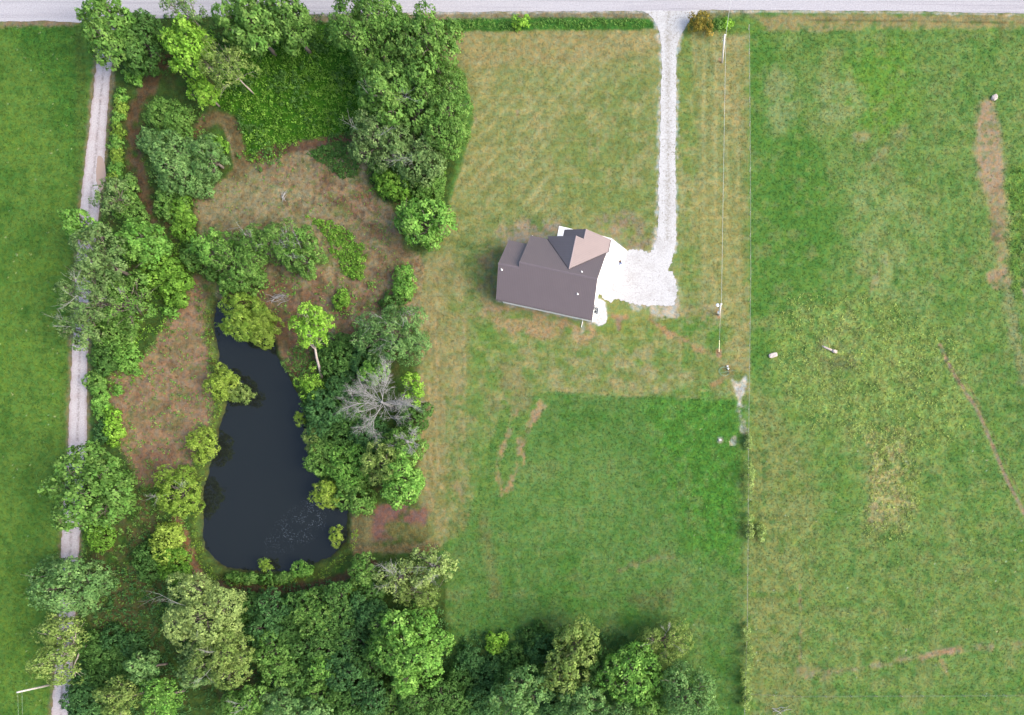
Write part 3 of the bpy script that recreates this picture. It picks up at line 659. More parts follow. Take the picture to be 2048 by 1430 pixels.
# ------------------------------------------------------------------ the house
def build_house():
    a = R(-12.2)
    ox, oy = W(992.0, 597.8, 2.9)
    root = empty('house', (ox, oy, 0), a)
    tag(root, 'brown metal roofed single storey house with a cross gable and white walls', 'house')
    p, ze = .51, 2.9
    zs = lambda u, v: ze + p * v                   # south slope
    zn = lambda u, v: ze + p * (12.1 - v)          # main north slope
    zwn = lambda u, v: 5.58 - p * (v - 5.25)       # wing north slope
    zgw = lambda u, v: 5.65 - p * (12.0 - u)
    zge = lambda u, v: 5.65 - p * (u - 12.0)
    zpw = lambda u, v: 5.01 - p * (13.25 - u)
    faces = [
        (zs, [(0, 0), (17.15, 0), (17.15, 6.05), (3.6, 6.05), (3.6, 5.25), (0, 5.25)], 0),
        (zwn, [(0, 5.25), (3.75, 5.25), (3.75, 10.5), (0, 10.5)], 0),
        (zn, [(3.6, 6.05), (17.15, 6.05), (17.15, 11.86), (12, 6.71), (6.6, 12.1), (3.6, 12.1)], 0),
        (zgw, [(12, 6.71), (12, 12.6), (6.6, 12.6), (6.6, 12.1)], 1),
        (zge, [(12, 6.71), (17.35, 12.06), (17.35, 14.35), (13.25, 14.35), (13.25, 12.6), (12, 12.6)], 1),
        (zpw, [(13.25, 12.2), (13.25, 14.35), (9.1, 14.35), (9.1, 12.2)], 1)]
    V = []; F = []; UV = []
    for f, P, ax in faces:
        T = [(u, v, f(u, v)) for u, v in P]
        ar = sum(T[i][0] * T[(i + 1) % len(T)][1] - T[(i + 1) % len(T)][0] * T[i][1] for i in range(len(T)))
        if ar < 0: T = T[::-1]
        b = len(V); n = len(T)
        V += T + [(x, y, z - .16) for x, y, z in T]
        uvf = lambda k: ((V[k][1], V[k][0]) if ax else (V[k][0], V[k][1]))
        def addf(ix):
            F.append(ix); UV.extend(uvf(k) for k in ix)
        tr = tessellate_polygon([[Vector(t) for t in T]])
        for t in tr:
            A, B, C_ = [Vector(T[i]) for i in t]
            t = list(t) if (B - A).cross(C_ - A).z > 0 else list(t)[::-1]
            addf([b + i for i in t]); addf([b + n + i for i in t[::-1]])
        for i in range(n):
            j = (i + 1) % n
            addf([b + j, b + i, b + n + i, b + n + j])
    roof = mesh_np('roof', V, F, roof_material(), root, uv=UV)
    M_CAP = simple('ridge_cap_metal', (.165, .130, .134), .45, .1, 2, .3)
    def ridge(pts, nm='ridge_cap', r=.11):
        m = MB()
        A, B = np.array(pts[0], float), np.array(pts[1], float)
        d = (B - A) / np.linalg.norm(B - A); s = np.cross(d, (0, 0, 1)); s /= np.linalg.norm(s)
        w = .19
        m.slab([A + s * w - np.array((0, 0, w * p - .03)), B + s * w - np.array((0, 0, w * p - .03)), B + np.array((0, 0, .035)), A + np.array((0, 0, .035))], (0, 0, .02))
        m.slab([A + np.array((0, 0, .035)), B + np.array((0, 0, .035)), B - s * w - np.array((0, 0, w * p - .03)), A - s * w - np.array((0, 0, w * p - .03))], (0, 0, .02))
        m.build(nm, M_CAP, roof)
    zr = zs(0, 6.05)
    ridge([(3.58, 6.05, zr), (17.17, 6.05, zr)]); ridge([(-.02, 5.25, 5.58), (3.6, 5.25, 5.58)])
    ridge([(12, 6.8, 5.65), (12, 12.62, 5.65)]); ridge([(13.25, 12.62, 5.01), (13.25, 14.37, 5.01)])
    M_VAL = simple('valley_flashing', (.06, .05, .052), .5, .1, 2, .3)
    for A, B in (((12, 6.76), (6.62, 12.08)), ((12, 6.76), (17.13, 11.84))):
        m = MB(); m.tube([(A[0], A[1], zn(*A) + .01), (B[0], B[1], zn(*B) + .01)], .075, 6); m.build('valley_flashing', M_VAL, roof)
    # white rake boards and gutters under the eaves
    M_TRIM = simple('white_trim', (.74, .73, .71), .5, .03, 2)
    M_FASC = simple('brown_fascia', (.10, .08, .08), .5, .1, 2)
    g = MB()
    g.box(0, 17.15, -.13, -.01, ze - .16, ze - .04); g.build('gutter', M_FASC, root)
    g = MB(); g.box(17.36, 17.46, 12.1, 14.35, ze - .16, ze - .04); g.build('gutter', M_FASC, root)
    # walls
    M_SID = simple('white_siding', (.70, .69, .66), .6, .05, 1.2)
    e = .42; t = .16
    w = MB()
    dz = .19
    def wall(u0, v0, u1, v1, top):
        L = math.hypot(u1 - u0, v1 - v0); nx_, ny_ = -(v1 - v0) / L * t, (u1 - u0) / L * t
        P = [(u0, v0, 0), (u1, v1, 0)] + [(u0 + (u1 - u0) * q, v0 + (v1 - v0) * q, z - dz) for q, z in top]
        w.slab(P, (nx_, ny_, 0))
    U1 = 16.75
    wall(e, e, U1, e, [(1, zs(0, e)), (0, zs(0, e))])
    q = lambda v: (v - e) / (12.0 - e)
    wall(U1, e, U1, 12.0, [(1, zge(U1, 0)), (q(11.4), zn(0, 11.4)), (q(6.05), zr), (0, zs(0, e))])
    wall(U1, 12.0, U1, 12.24, [(1, zge(U1, 0)), (0, zge(U1, 0))])
    qg = lambda u: (U1 - u) / (U1 - 7.0)
    wall(U1, 12.24, 7.0, 12.24, [(1, zgw(7.0, 0)), (qg(12), 5.65), (0, zge(U1, 0))])
    wall(7.0, 12.24, 7.0, 11.7, [(1, zgw(7, 0)), (0, zgw(7, 0))])
    wall(7.0, 11.7, 4.0, 11.7, [(1, zn(0, 11.7)), (0, zn(0, 11.7))])
    q2 = lambda v: (11.7 - v) / (11.7 - 5.1)
    wall(4.0, 11.7, 4.0, 5.1, [(1, zs(0, 5.1)), (q2(6.05), zr), (0, zn(0, 11.7))])
    wall(4.0, 10.1, e, 10.1, [(1, zwn(0, 10.1)), (0, zwn(0, 10.1))])
    q3 = lambda v: (10.1 - v) / (10.1 - e)
    wall(e, 10.1, e, e, [(1, zs(0, e)), (q3(5.25), 5.58), (0, zwn(0, 10.1))])
    wo = w.build('wall', M_SID, root)
    # porch under the small gable: beam, gable board and posts
    m = MB()
    m.slab([(9.4, 14.1, 2.52), (17.0, 14.1, 2.52), (17.0, 14.1, zge(17.0, 0) - .19), (13.25, 14.1, 4.8), (9.4, 14.1, zpw(9.4, 0) - .19)], (0, .12, 0))
    m.build('porch_gable', M_SID, root)
    for u in (9.45, 12.1, 14.6, 16.9):
        m = MB(); m.bevbox(u - .08, u + .08, 14.0, 14.16, .06, 2.6, .02); m.build('porch_post', M_TRIM, root)
    m = MB(); m.prism([(7.4, 12.3), (7.3, 15.95), (16.9, 15.75), (17.6, 15.4), (17.6, 12.3)][::-1], -.1, .07)
    m.build('porch_slab', M_CONC, root)
    # openings
    M_GLASS = simple('window_glass', (.03, .04, .05), .08, .1, 1)
    def win(c, wd, h, z, d, nm='window'):
        ux, uy = d
        def bx(m, w0, w1, z0, z1, d0, d1):
            x0, x1 = sorted((c[0] + uy * w0 + ux * d0, c[0] + uy * w1 + ux * d1)); y0, y1 = sorted((c[1] + ux * w0 + uy * d0, c[1] + ux * w1 + uy * d1))
            m.box(x0, x1, y0, y1, z0, z1)
        f = MB()
        bx(f, -wd / 2 - .08, -wd / 2, z - .08, z + h + .08, -.02, .05); bx(f, wd / 2, wd / 2 + .08, z - .08, z + h + .08, -.02, .05)
        bx(f, -wd / 2, wd / 2, z - .08, z, -.02, .05); bx(f, -wd / 2, wd / 2, z + h, z + h + .08, -.02, .05)
        fo = f.build(nm, M_TRIM, root); g_ = MB(); bx(g_, -wd / 2, wd / 2, z, z + h, -.02, .02); g_.build('pane', M_GLASS, fo)
    for u in (2.2, 6.5, 11.0, 14.5): win((u, e), 1.2, 1.3, .95, (0, -1))
    win((U1, 2.6), .9, 1.2, 1.0, (1, 0)); win((10.2, 12.24), 1.6, 1.4, .9, (0, 1)); win((e, 4.5), 1.0, 1.2, 1.0, (-1, 0))
    m = MB()
    for i in range(4): m.box(U1 - .01, U1 + .045, 5.6, 10.4, .1 + i * .54, .1 + i * .54 + .53)
    gd = m.build('garage_door', M_TRIM, root)
    m = MB(); m.box(13.2, 14.15, 12.22, 12.29, .1, 2.15); fd = m.build('front_door', simple('door_brown', (.10, .05, .035), .4), root)
    m = MB(); m.lathe([(.035, 0), (.04, .03), (.02, .06)], (14.02, 12.3, 1.05), 8); m.build('door_handle', simple('brass', (.5, .4, .2), .3, .1, 4, .8), fd)
    # vent pipes through the roof
    M_PIPE = simple('white_pvc', (.7, .7, .68), .4, .04)
    for (zx, zy, h) in ((263, 535, 5.1), (1045, 563, 5.3), (1005, 778, 4.2)):
        wx, wy = W(950 + zx / 4.876, 430 + zy / 4.876, h)
        dx, dy = wx - ox, wy - oy
        u = dx * math.cos(a) + dy * math.sin(a); v = -dx * math.sin(a) + dy * math.cos(a)
        zz = min(zs(u, v), zn(u, v))
        m = MB(); m.lathe([(.17, -.03), (.13, .05), (.075, .06), (.075, .42), (.05, .42), (.05, .36)], (u, v, zz), 12); m.build('vent_pipe', M_PIPE, root)
    # downspouts
    for P in ([(15.0, -.1, 2.8), (15.0, .3, 2.5), (15.0, .3, .15), (15.0, -.9, .08)], [(3.85, 12.2, 2.8), (3.85, 11.95, 2.5), (3.85, 11.95, .15), (3.85, 13.0, .08)]):
        m = MB(); m.tube(P, .05, 6); m.build('downspout', M_TRIM, root)
build_house()

# ------------------------------------------------------------------ air conditioner
def build_ac():
    x, y = W(1190.6, 619.5, .85)
    r = empty('air_conditioner', (x, y, 0), R(-12.2)); tag(r, 'square dark grey outdoor air conditioner standing on white gravel by the house corner', 'air conditioner')
    Md = simple('dark_metal', (.05, .055, .06), .4, .15, 6, .4); Mg = simple('grey_metal', (.15, .17, .19), .45, .15, 6, .4); Mw = simple('bright_metal', (.62, .63, .62), .35, .1, 6, .3)
    m = MB(); m.bevbox(-.62, .62, -.62, .62, 0, .07, .02); m.build('pad', M_CONC, r)
    m = MB(); m.bevbox(-.44, .44, -.44, .44, .07, .72, .05)
    for i in range(9):
        z = .14 + i * .062; m.bevbox(-.455, .455, -.455, .455, z, z + .03, .05)
    m.bevbox(-.46, .46, -.46, .46, .72, .80, .05); m.build('case', Mg, r)
    m = MB(); m.lathe([(.385, .801), (.385, .81), (.30, .807), (.1, .806), (.02, .806)], k=20); m.build('fan_well', Md, r)
    for i in range(4):
        q = R(45 + 90 * i + 12); c, s = math.cos(q), math.sin(q)
        P = [(.05, -.05, .822), (.30, -.11, .822), (.32, .09, .84), (.06, .06, .832)]
        m = MB(); m.slab([(x_ * c - y_ * s, x_ * s + y_ * c, z_) for x_, y_, z_ in P], (0, 0, .008)); m.build('fan_blade', Mw, r)
    m = MB()
    for k in (.12, .2, .28, .37):
        m.tube([(k * math.cos(j * R(15)), k * math.sin(j * R(15)), .87) for j in range(25)], .006, 4)
    for j in range(8): m.tube([(0.03 * math.cos(j * R(45)), .03 * math.sin(j * R(45)), .88), (.4 * math.cos(j * R(45)), .4 * math.sin(j * R(45)), .81)], .006, 4)
    m.build('grille', Md, r)
build_ac()

# ------------------------------------------------------------------ person on the apron
def skin(name, verts, edges, radii, mat, parent, root=0, sub=1):
    me = bpy.data.meshes.new(name); me.from_pydata(verts, edges, []); me.update()
    me.materials.append(mat)
    o = bpy.data.objects.new(name, me); COL.objects.link(o); o.parent = parent
    sk = o.modifiers.new('skin', 'SKIN'); sk.use_smooth_shade = True
    if not me.skin_vertices: me.skin_vertices.new()
    for i, r_ in enumerate(radii):
        r_ = r_ if isinstance(r_, tuple) else (r_, r_)
        me.skin_vertices[0].data[i].radius = r_
        me.skin_vertices[0].data[i].use_root = (i == root)
    s = o.modifiers.new('sub', 'SUBSURF'); s.levels = sub; s.render_levels = sub
    return o
def build_person():
    x, y = W(1241.5, 529.0, .06)
    r = empty('person', (x, y, .06), R(20)); tag(r, 'person in a black top and blue jeans standing on the white concrete', 'person')
    Ms = simple('skin', (.45, .27, .20), .55, .08, 8); Mb = simple('black_cloth', (.012, .013, .017), .8, .2, 8); Mj = simple('blue_denim', (.05, .085, .22), .85, .2, 8)
    Mh = simple('dark_hair', (.015, .011, .009), .7, .2, 12); Mk = simple('shoe_grey', (.14, .13, .16), .6, .1, 8)
    V = [(0, 0, .95), (0, 0, 1.12), (0, .01, 1.30), (0, .01, 1.44), (0, .02, 1.53), (0, .03, 1.61), (0, .025, 1.70)]
    E = [(i, i + 1) for i in range(6)]; Rr = [(.15, .11), (.14, .10), (.17, .11), (.12, .08), (.055, .055), (.078, .092), (.07, .085)]
    def add(v, r_, to):
        V.append(v); Rr.append(r_); E.append((to, len(V) - 1)); return len(V) - 1
    for s in (-1, 1):
        h = add((.10 * s, 0, .90), .09, 0); k = add((.15 * s, .03, .50), .06, h); an = add((.17 * s, -.01, .10), .043, k); add((.19 * s, .12, .03), .035, an)
        sh = add((.20 * s, .01, 1.40), .065, 3); el = add((.27 * s, .04, 1.14), .045, sh); wr = add((.16 * s, .26, 1.12), .032, el); pm = add((.12 * s, .33, 1.13), (.038, .02), wr)
        for f in range(4):
            a0 = (.12 * s - .03 * s + .02 * s * f, .385, 1.135); i = add(a0, .0095, pm); add((a0[0] - .006 * s, a0[1] + .035 - .004 * abs(f - 1), 1.12), .0085, i); 
        t = add((.085 * s, .33, 1.155), .011, wr); add((.07 * s, .375, 1.165), .009, t)
    b = skin('body', V, E, Rr, Ms, r)
    skin('top', [(0, 0, .92), (0, 0, 1.12), (0, .01, 1.30), (0, .01, 1.45), (.20, .01, 1.40), (.27, .04, 1.14), (.18, .23, 1.12), (-.20, .01, 1.40), (-.27, .04, 1.14), (-.18, .23, 1.12)],
         [(0, 1), (1, 2), (2, 3), (3, 4), (4, 5), (5, 6), (3, 7), (7, 8), (8, 9)], [(.175, .13), (.165, .125), (.195, .13), (.14, .1), .083, .06, .045, .083, .06, .045], Mb, r)
    skin('jeans', [(0, 0, .97), (.10, 0, .88), (.15, .03, .50), (.17, -.01, .10), (-.10, 0, .88), (-.15, .03, .50), (-.17, -.01, .10)],
         [(0, 1), (1, 2), (2, 3), (0, 4), (4, 5), (5, 6)], [(.165, .125), .11, .085, .07, .11, .085, .07], Mj, r)
    for s in (-1, 1):
        skin('shoe', [(.172 * s, -.05, .045), (.18 * s, .05, .045), (.192 * s, .16, .035)], [(0, 1), (1, 2)], [.048, .05, .042], Mk, r)
    skin('hair', [(0, -.02, 1.62), (0, .0, 1.72), (0, .05, 1.745)], [(0, 1), (1, 2)], [(.075, .06), (.082, .085), (.06, .05)], Mh, b)
    Me = simple('eye_dark', (.02, .02, .02), .2)
    for s in (-1, 1):
        m = MB(); m.lathe([(.001, -.013), (.013, 0), (.001, .013)], (.032 * s, .112, 1.665), 8); m.build('eye', Me, b)
    m = MB(); m.slab([(-.014, .115, 1.615), (.014, .115, 1.615), (0, .112, 1.66)], (0, .022, -.004)); m.build('nose', Ms, b)
    m = MB(); m.tube([(-.025, .108, 1.59), (0, .116, 1.588), (.025, .108, 1.59)], .006, 5); m.build('mouth', simple('lips', (.35, .13, .12), .5), b)
build_person()

# ------------------------------------------------------------------ poles, wires, well
M_POLE = simple('weathered_pole', (.44, .40, .37), .85, .2, 3)
M_POLEW = simple('bleached_pole', (.60, .56, .54), .85, .12, 3)
M_WIRE = simple('aluminium_cable', (.42, .43, .42), .5, .1)
M_DARK = simple('dark_iron', (.04, .04, .045), .5, .2, 5, .4)
M_WHITE = simple('white_enamel', (.78, .78, .77), .4, .03)
def pole(base, h, label, lean=(0, 0), mat=None, r0=.16):
    x, y = W(*base); r = empty('utility_pole', (x, y, 0)); tag(r, label, 'utility pole', 'utility poles')
    m = MB(); m.tube([(0, 0, -.3), (lean[0] * .5, lean[1] * .5, h * .5), (lean[0], lean[1], h)], [r0, r0 * .88, r0 * .74], 12); m.build('pole', mat or M_POLE, r, True)
    m = MB(); m.tube([(lean[0], lean[1], h - .25), (lean[0] + .22, lean[1], h - .12)], .025, 6); m.build('bracket', M_DARK, r)
    m = MB(); m.lathe([(.05, 0), (.07, .03), (.035, .06), (.07, .09), (.04, .14)], (lean[0] + .2, lean[1], h - .12), 10); m.build('insulator', M_WHITE, r)
    return r, Vector((x + lean[0], y + lean[1], h))
p1, t1 = pole((1444.5, 125), 6.7, 'bleached wooden utility pole near the road east of the drive', mat=M_POLEW, r0=.16)
m = MB(); m.tube([(-.05, .0, 6.3), (-.32, .1, 6.2), (-.42, .0, 5.9), (-.3, -.1, 5.5), (-.05, -.05, 5.3)], .028, 6); m.build('jumper_wire', M_WIRE, p1)
p2, t2 = pole((1438, 630), 5.7, 'wooden utility pole with a white yard lamp beside the well path', mat=M_POLEW, r0=.17)
m = MB(); m.tube([(0, 0, 5.0), (-.25, 0, 5.2), (-.5, .02, 5.15)], .03, 6); m.build('lamp_arm', M_DARK, p2)
m = MB(); m.lathe([(.10, -.22), (.27, -.2), (.31, -.06), (.24, .08), (.1, .15), (.03, .17)], (-.52, .02, 5.12), 14); m.build('lamp_shade', M_WHITE, p2)
m = MB(); m.bevbox(-.32, -.10, -.14, .14, 1.0, 1.7, .03); m.build('meter_box', M_WHITE, p2)
p4, t4 = pole((99, 1370), 6.0, 'grey wooden utility pole leaning over the west field beside the lane', mat=M_POLE, r0=.19)
m = MB(); m.bevbox(-.33, -.17, -.1, .1, 1.0, 1.35, .02); m.build('meter_box', M_WHITE, p4)
def sag(a, b, s, n=14):
    a, b = np.array(a), np.array(b)
    return [a + (b - a) * i / n - np.array((0, 0, s * 4 * (i / n) * (1 - i / n))) for i in range(n + 1)]
def wire(name, pts, r, label, cat='cable', mat=None):
    m = MB(); m.tube(pts, r, 5); return tag(m.build(name, mat or M_WIRE), label, cat)
off = Vector((.2, 0, -.05))
wire('overhead_cable', sag(t1 + off, t2 + Vector((.1, 0, -.1)), .25), .024, 'pale overhead cable running from the road pole to the lamp pole')
wx, wy = W(1470, -60, 7.5)
wire('overhead_cable', sag(t1 + off, (wx, wy, 7.5), .1), .024, 'pale overhead cable crossing the white road at the driveway')
wx, wy = W(35, 1900, 6.4)
for k in (0, .55):
    wire('power_line', sag(t4 + Vector((.15 + k, -.05, 0 - k * .3)), (wx + k, wy, 6.4), .3), .006, ('left' if k == 0 else 'right') + ' one of two thin wires running south from the grey pole', 'power line')
# guy wire with its pale guard
ax_, ay_ = W(1438, 705.5)
gr = empty('guy_wire', (ax_, ay_, 0)); tag(gr, 'guy wire with a pale yellow guard anchored south of the lamp pole', 'guy wire')
top = np.array(t2 + Vector((0, -.1, -.2))) - np.array((ax_, ay_, 0)); 
m = MB(); m.tube([(0, 0, -.1), top], .016, 5); m.build('strand', M_WIRE, gr)
m = MB(); m.tube([top * .02, top * .27], .07, 8); m.build('guard', simple('pale_yellow_plastic', (.62, .58, .36), .5), gr)
m = MB(); m.tube([(0, .02, -.2), (0, 0, .18)], .03, 6); m.lathe([(.05, 0), (.05, .05), (.02, .06)], (0, 0, .15), 8); m.build('anchor_rod', M_DARK, gr)

# the well: two capped pipes with a hose coiled round them
x, y = W(1456, 739)
wr_ = empty('well_head', (x, y, 0)); tag(wr_, 'dark well pipe with a white cap in a trampled patch near the fence', 'well head')
m = MB(); m.lathe([(.11, 0), (.11, .5), (.15, .5), (.15, .58), (.08, .6)], (0, 0, 0), 14); m.build('casing', simple('blue_grey_iron', (.10, .12, .17), .5, .2, 6, .3), wr_)
m = MB(); m.lathe([(.15, .6), (.16, .64), (.12, .7), (.04, .72)], (0, 0, 0), 14); m.build('cap', M_WHITE, wr_)
m = MB(); m.tube([(.14, 0, .4), (.3, 0, .42), (.34, 0, .35), (.34, 0, 0)], .035, 7); m.build('outlet_pipe', M_DARK, wr_)
x, y = W(1457, 747)
hy = empty('yard_hydrant', (x, y, 0)); tag(hy, 'dark upright yard hydrant just south of the well pipe', 'hydrant')
m = MB(); m.tube([(0, 0, 0), (0, 0, .85)], .045, 8); m.build('standpipe', M_DARK, hy)
m = MB(); m.bevbox(-.09, .09, -.08, .08, .85, 1.02, .03); m.tube([(0, -.05, .93), (0, -.2, .86)], .035, 7); m.build('head', M_DARK, hy)
m = MB(); m.tube([(0, .05, 1.0), (.02, .3, 1.08)], .02, 6); m.build('lever', simple('red_paint', (.4, .05, .04), .5), hy)
m = MB(); rnd = random.Random(5)
cx, cy = W(1448, 743)
pts = []
for i in range(60):
    q = i / 60 * 2 * math.pi * 2.6; rr = .85 + .12 * math.sin(q * 1.7)
    pts.append((cx + rr * math.cos(q), cy + .9 * rr * math.sin(q), .035 + .012 * i / 10 + .01 * math.sin(i)))
pts += [(cx + 1.3, cy + .1, .04), W(1466, 741) + (.04,), W(1471, 742) + (.04,)]
m.tube(pts, .016, 6); tag(m.build('garden_hose', simple('pale_green_hose', (.22, .36, .26), .5)), 'pale green garden hose coiled on the grass beside the well', 'hose')
m = MB(); x, y = W(1455, 733); m.lathe([(.13, 0), (.16, .28), (.17, .29), (.15, .30), (.13, .1)], (x, y, 0), 14); tag(m.build('bucket', M_WHITE), 'small white bucket standing north of the well pipe', 'bucket')

# loose things lying in the fields
def rock(name, px, py, sx, sy, sz, rz, mat, label, cat, seed):
    rg = np.random.default_rng(seed); V = []; k = 10; m = 6
    for i in range(m + 1):
        ph = -math.pi / 2 + math.pi * i / m
        for j in range(k):
            q = 2 * math.pi * j / k
            V.append((math.cos(ph) * math.cos(q), math.cos(ph) * math.sin(q), math.sin(ph)))
    V = np.array(V); V = np.sign(V) * np.abs(V) ** .62
    V *= 1 + .12 * rg.standard_normal((len(V), 1)); V[:k] = V[:k].mean(0); V[-k:] = V[-k:].mean(0)
    V = V * np.array((sx, sy, sz)); c, s = math.cos(rz), math.sin(rz)
    V = np.stack([V[:, 0] * c - V[:, 1] * s, V[:, 0] * s + V[:, 1] * c, V[:, 2] + sz * .6], 1)
    F = [[i * k + j, i * k + (j + 1) % k, (i + 1) * k + (j + 1) % k, (i + 1) * k + j] for i in range(m) for j in range(k)]
    o = mesh_np(name, V, F, mat); o.location = (*W(px, py), 0)
    return tag(o, label, cat)
M_STONE = simple('pinkish_stone', (.46, .38, .35), .9, .2, 4)
rock('boulder', 1546, 711, .8, .42, .3, R(14), M_STONE, 'pale pinkish block of stone lying in grass just east of the fence', 'boulder', 3)
rock('boulder', 1988, 196.5, .55, .5, .3, R(40), M_STONE, 'round pale stone at the tip of the long bare strip', 'boulder', 5)
rock('boulder', 1440, 880, .3, .26, .18, 0, simple('grey_stone', (.42, .40, .37), .9, .2, 4), 'small grey stone in the south green near the fence', 'boulder', 7)
x, y = W(1658, 699)
lg = empty('driftwood_log', (x, y, 0), R(-20)); tag(lg, 'bleached log with a broad splintered end lying in the clumpy field', 'log')
Mlg = simple('bleached_wood', (.44, .36, .32), .9, .3, 5)
m = MB(); m.tube([(-1.3, .08, .17), (-.9, .06, .19), (.1, 0, .19), (.7, -.02, .2)], [.14, .17, .18, .2], 9); m.tube([(-1.3, .08, .17), (-1.38, .2, .2)], [.12, .08], 7); m.build('trunk', Mlg, lg, True)
m = MB(); m.tube([(.5, -.02, .2), (.85, -.06, .22), (1.35, -.02, .24)], [.2, .3, .27], 9)
for q in range(5): m.tube([(1.2, -.22 + q * .1, .2 + .05 * (q % 2)), (1.5 + .06 * (q % 3), -.25 + q * .12, .24)], [.07, .02], 5)
m.build('root_end', Mlg, lg, True)

# ------------------------------------------------------------------ fences
M_FWIRE = simple('dull_fence_wire', (.2, .2, .18), .7, .1)
M_POST = simple('grey_fence_post', (.34, .32, .28), .85, .2, 4)
def fence(name, P, label, gap=4.0, wires=(.35, .75, 1.15), r=.02):
    x0, y0 = W(*P[0]); root = empty(name, (x0, y0, 0)); tag(root, label, 'fence')
    pts = [np.array(W(*p)) - np.array((x0, y0)) for p in P]
    first = None; 
    for i in range(len(pts) - 1):
        L = np.linalg.norm(pts[i + 1] - pts[i]); n = max(1, round(L / gap))
        for j in range(n + (i == len(pts) - 2)):
            q = pts[i] + (pts[i + 1] - pts[i]) * j / n
            if first is None:
                m = MB(); m.tube([(0, 0, -.2), (0, 0, 1.3)], [.055, .05], 7); first = m.build('post', M_POST, root); first.location = (q[0], q[1], 0)
            else:
                o = first.copy(); COL.objects.link(o); o.parent = root; o.location = (q[0], q[1], 0); o.rotation_euler = (0, 0, j)
    for h in wires:
        m = MB(); m.tube([(q[0] + .06, q[1], h) for q in pts], r, 4); m.build('wire', M_FWIRE, root)
fence('wire_fence', [(1497, 60), (1499, 300), (1500, 560), (1497, 780), (1495.5, 900), (1494.5, 1100), (1493, 1250), (1488, 1420), (1486, 1500)], 'long wire fence with thin posts between the yard and the east field', wires=(.35, .75, 1.05, 1.2), r=.009)
fence('wire_fence', [(1493, 1386), (1600, 1391), (1800, 1390), (2048, 1389), (2200, 1388)], 'wire fence running east across the bottom of the east field', wires=(.6, 1.15), r=.010)

# ------------------------------------------------------------------ plants
PAL = {   # leaf albedo, albedo of young tips
    'mid':    ((.050, .125, .026), (.120, .215, .060)),
    'dark':   ((.034, .090, .022), (.072, .150, .042)),
    'deep':   ((.028, .080, .028), (.058, .135, .046)),
    'lime':   ((.088, .205, .022), (.175, .310, .055)),
    'bright': ((.062, .165, .030), (.150, .280, .070)),
    'blue':   ((.056, .132, .044), (.125, .218, .084)),
    'sage':   ((.058, .118, .040), (.130, .200, .085)),
    'olive':  ((.080, .140, .036), (.175, .240, .082)),
    'pale':   ((.120, .185, .066), (.220, .300, .115)),
    'willow': ((.088, .165, .026), (.170, .255, .052)),
    'yellow': ((.115, .190, .030), (.205, .285, .065)),
    'rust':   ((.100, .105, .022), (.215, .160, .038)),
    'brush':  ((.060, .148, .020), (.128, .245, .042)),
    'weed':   ((.130, .195, .062), (.245, .310, .105)),
}
def norm(v): return v / np.maximum(np.linalg.norm(v, axis=-1, keepdims=True), 1e-9)
def leaves(rg, P, Nn, Td, size, aspect, col, fold=.18):
    """kite-shaped leaves: positions, normals, pointing direction"""
    T = norm(Td - Nn * (Td * Nn).sum(1, keepdims=True)); B = np.cross(Nn, T)
    s = size[:, None]
    V = np.stack([P - T * s * .5, P + B * s * aspect * .5 - Nn * s * fold + T * s * .06, P + T * s * .5, P - B * s * aspect * .5 - Nn * s * fold + T * s * .06], 1).reshape(-1, 3)
    F = np.arange(len(V)).reshape(-1, 4)
    return V, F, np.repeat(col, 4, 0)
def rosettes(rg, P, Nn, cs, ls, k, pal, dome=.5, aspect=.62, tipw=.5, drop=0.0, jit=.35):
    """little bunches of leaves at P facing N"""
    n = len(P)
    base, tip = np.array(PAL[pal][0]), np.array(PAL[pal][1])
    tc = rg.beta(1.1, 1.9, (n, 1)) * tipw * 2
    tc = tc * (.55 + .9 * vnoise(P[:, 0] * .55 + 90, P[:, 1] * .55 + P[:, 2] * .3 + 90, int(rg.integers(1, 9999))))[:, None]
    cc = base + (tip - base) * np.clip(tc, 0, 1); cc = cc * rg.uniform(.75, 1.3, (n, 1)) * np.array((1.68, 1.56, 1.34))
    a = rg.uniform(0, 2 * math.pi, (n, k)); r = np.sqrt(rg.uniform(.02, 1, (n, k))) * cs * .55
    t = norm(np.cross(Nn, rg.normal(size=(n, 3)))); b = np.cross(Nn, t)
    rad = t[:, None] * np.cos(a)[..., None] + b[:, None] * np.sin(a)[..., None]
    Q = P[:, None] + rad * r[..., None] + Nn[:, None] * ((-dome * r * r / cs) + rg.normal(0, .12 * cs, (n, k)))[..., None]
    NN = norm(Nn[:, None] + rad * .55 + rg.normal(size=(n, k, 3)) * jit)
    T = rad + rg.normal(size=(n, k, 3)) * .4; T[..., 2] -= drop
    C = cc[:, None] * rg.uniform(.82, 1.18, (n, k, 1))
    return leaves(rg, Q.reshape(-1, 3), NN.reshape(-1, 3), T.reshape(-1, 3), (ls * rg.uniform(.7, 1.3, (n, k))).ravel(), aspect, C.reshape(-1, 3))
def cat_(L):
    V = []; F = []; C = []; o = 0
    for v, f, c in L:
        V.append(v); F.append(f + o); C.append(c); o += len(v)
    return np.concatenate(V), np.concatenate(F), np.concatenate(C)

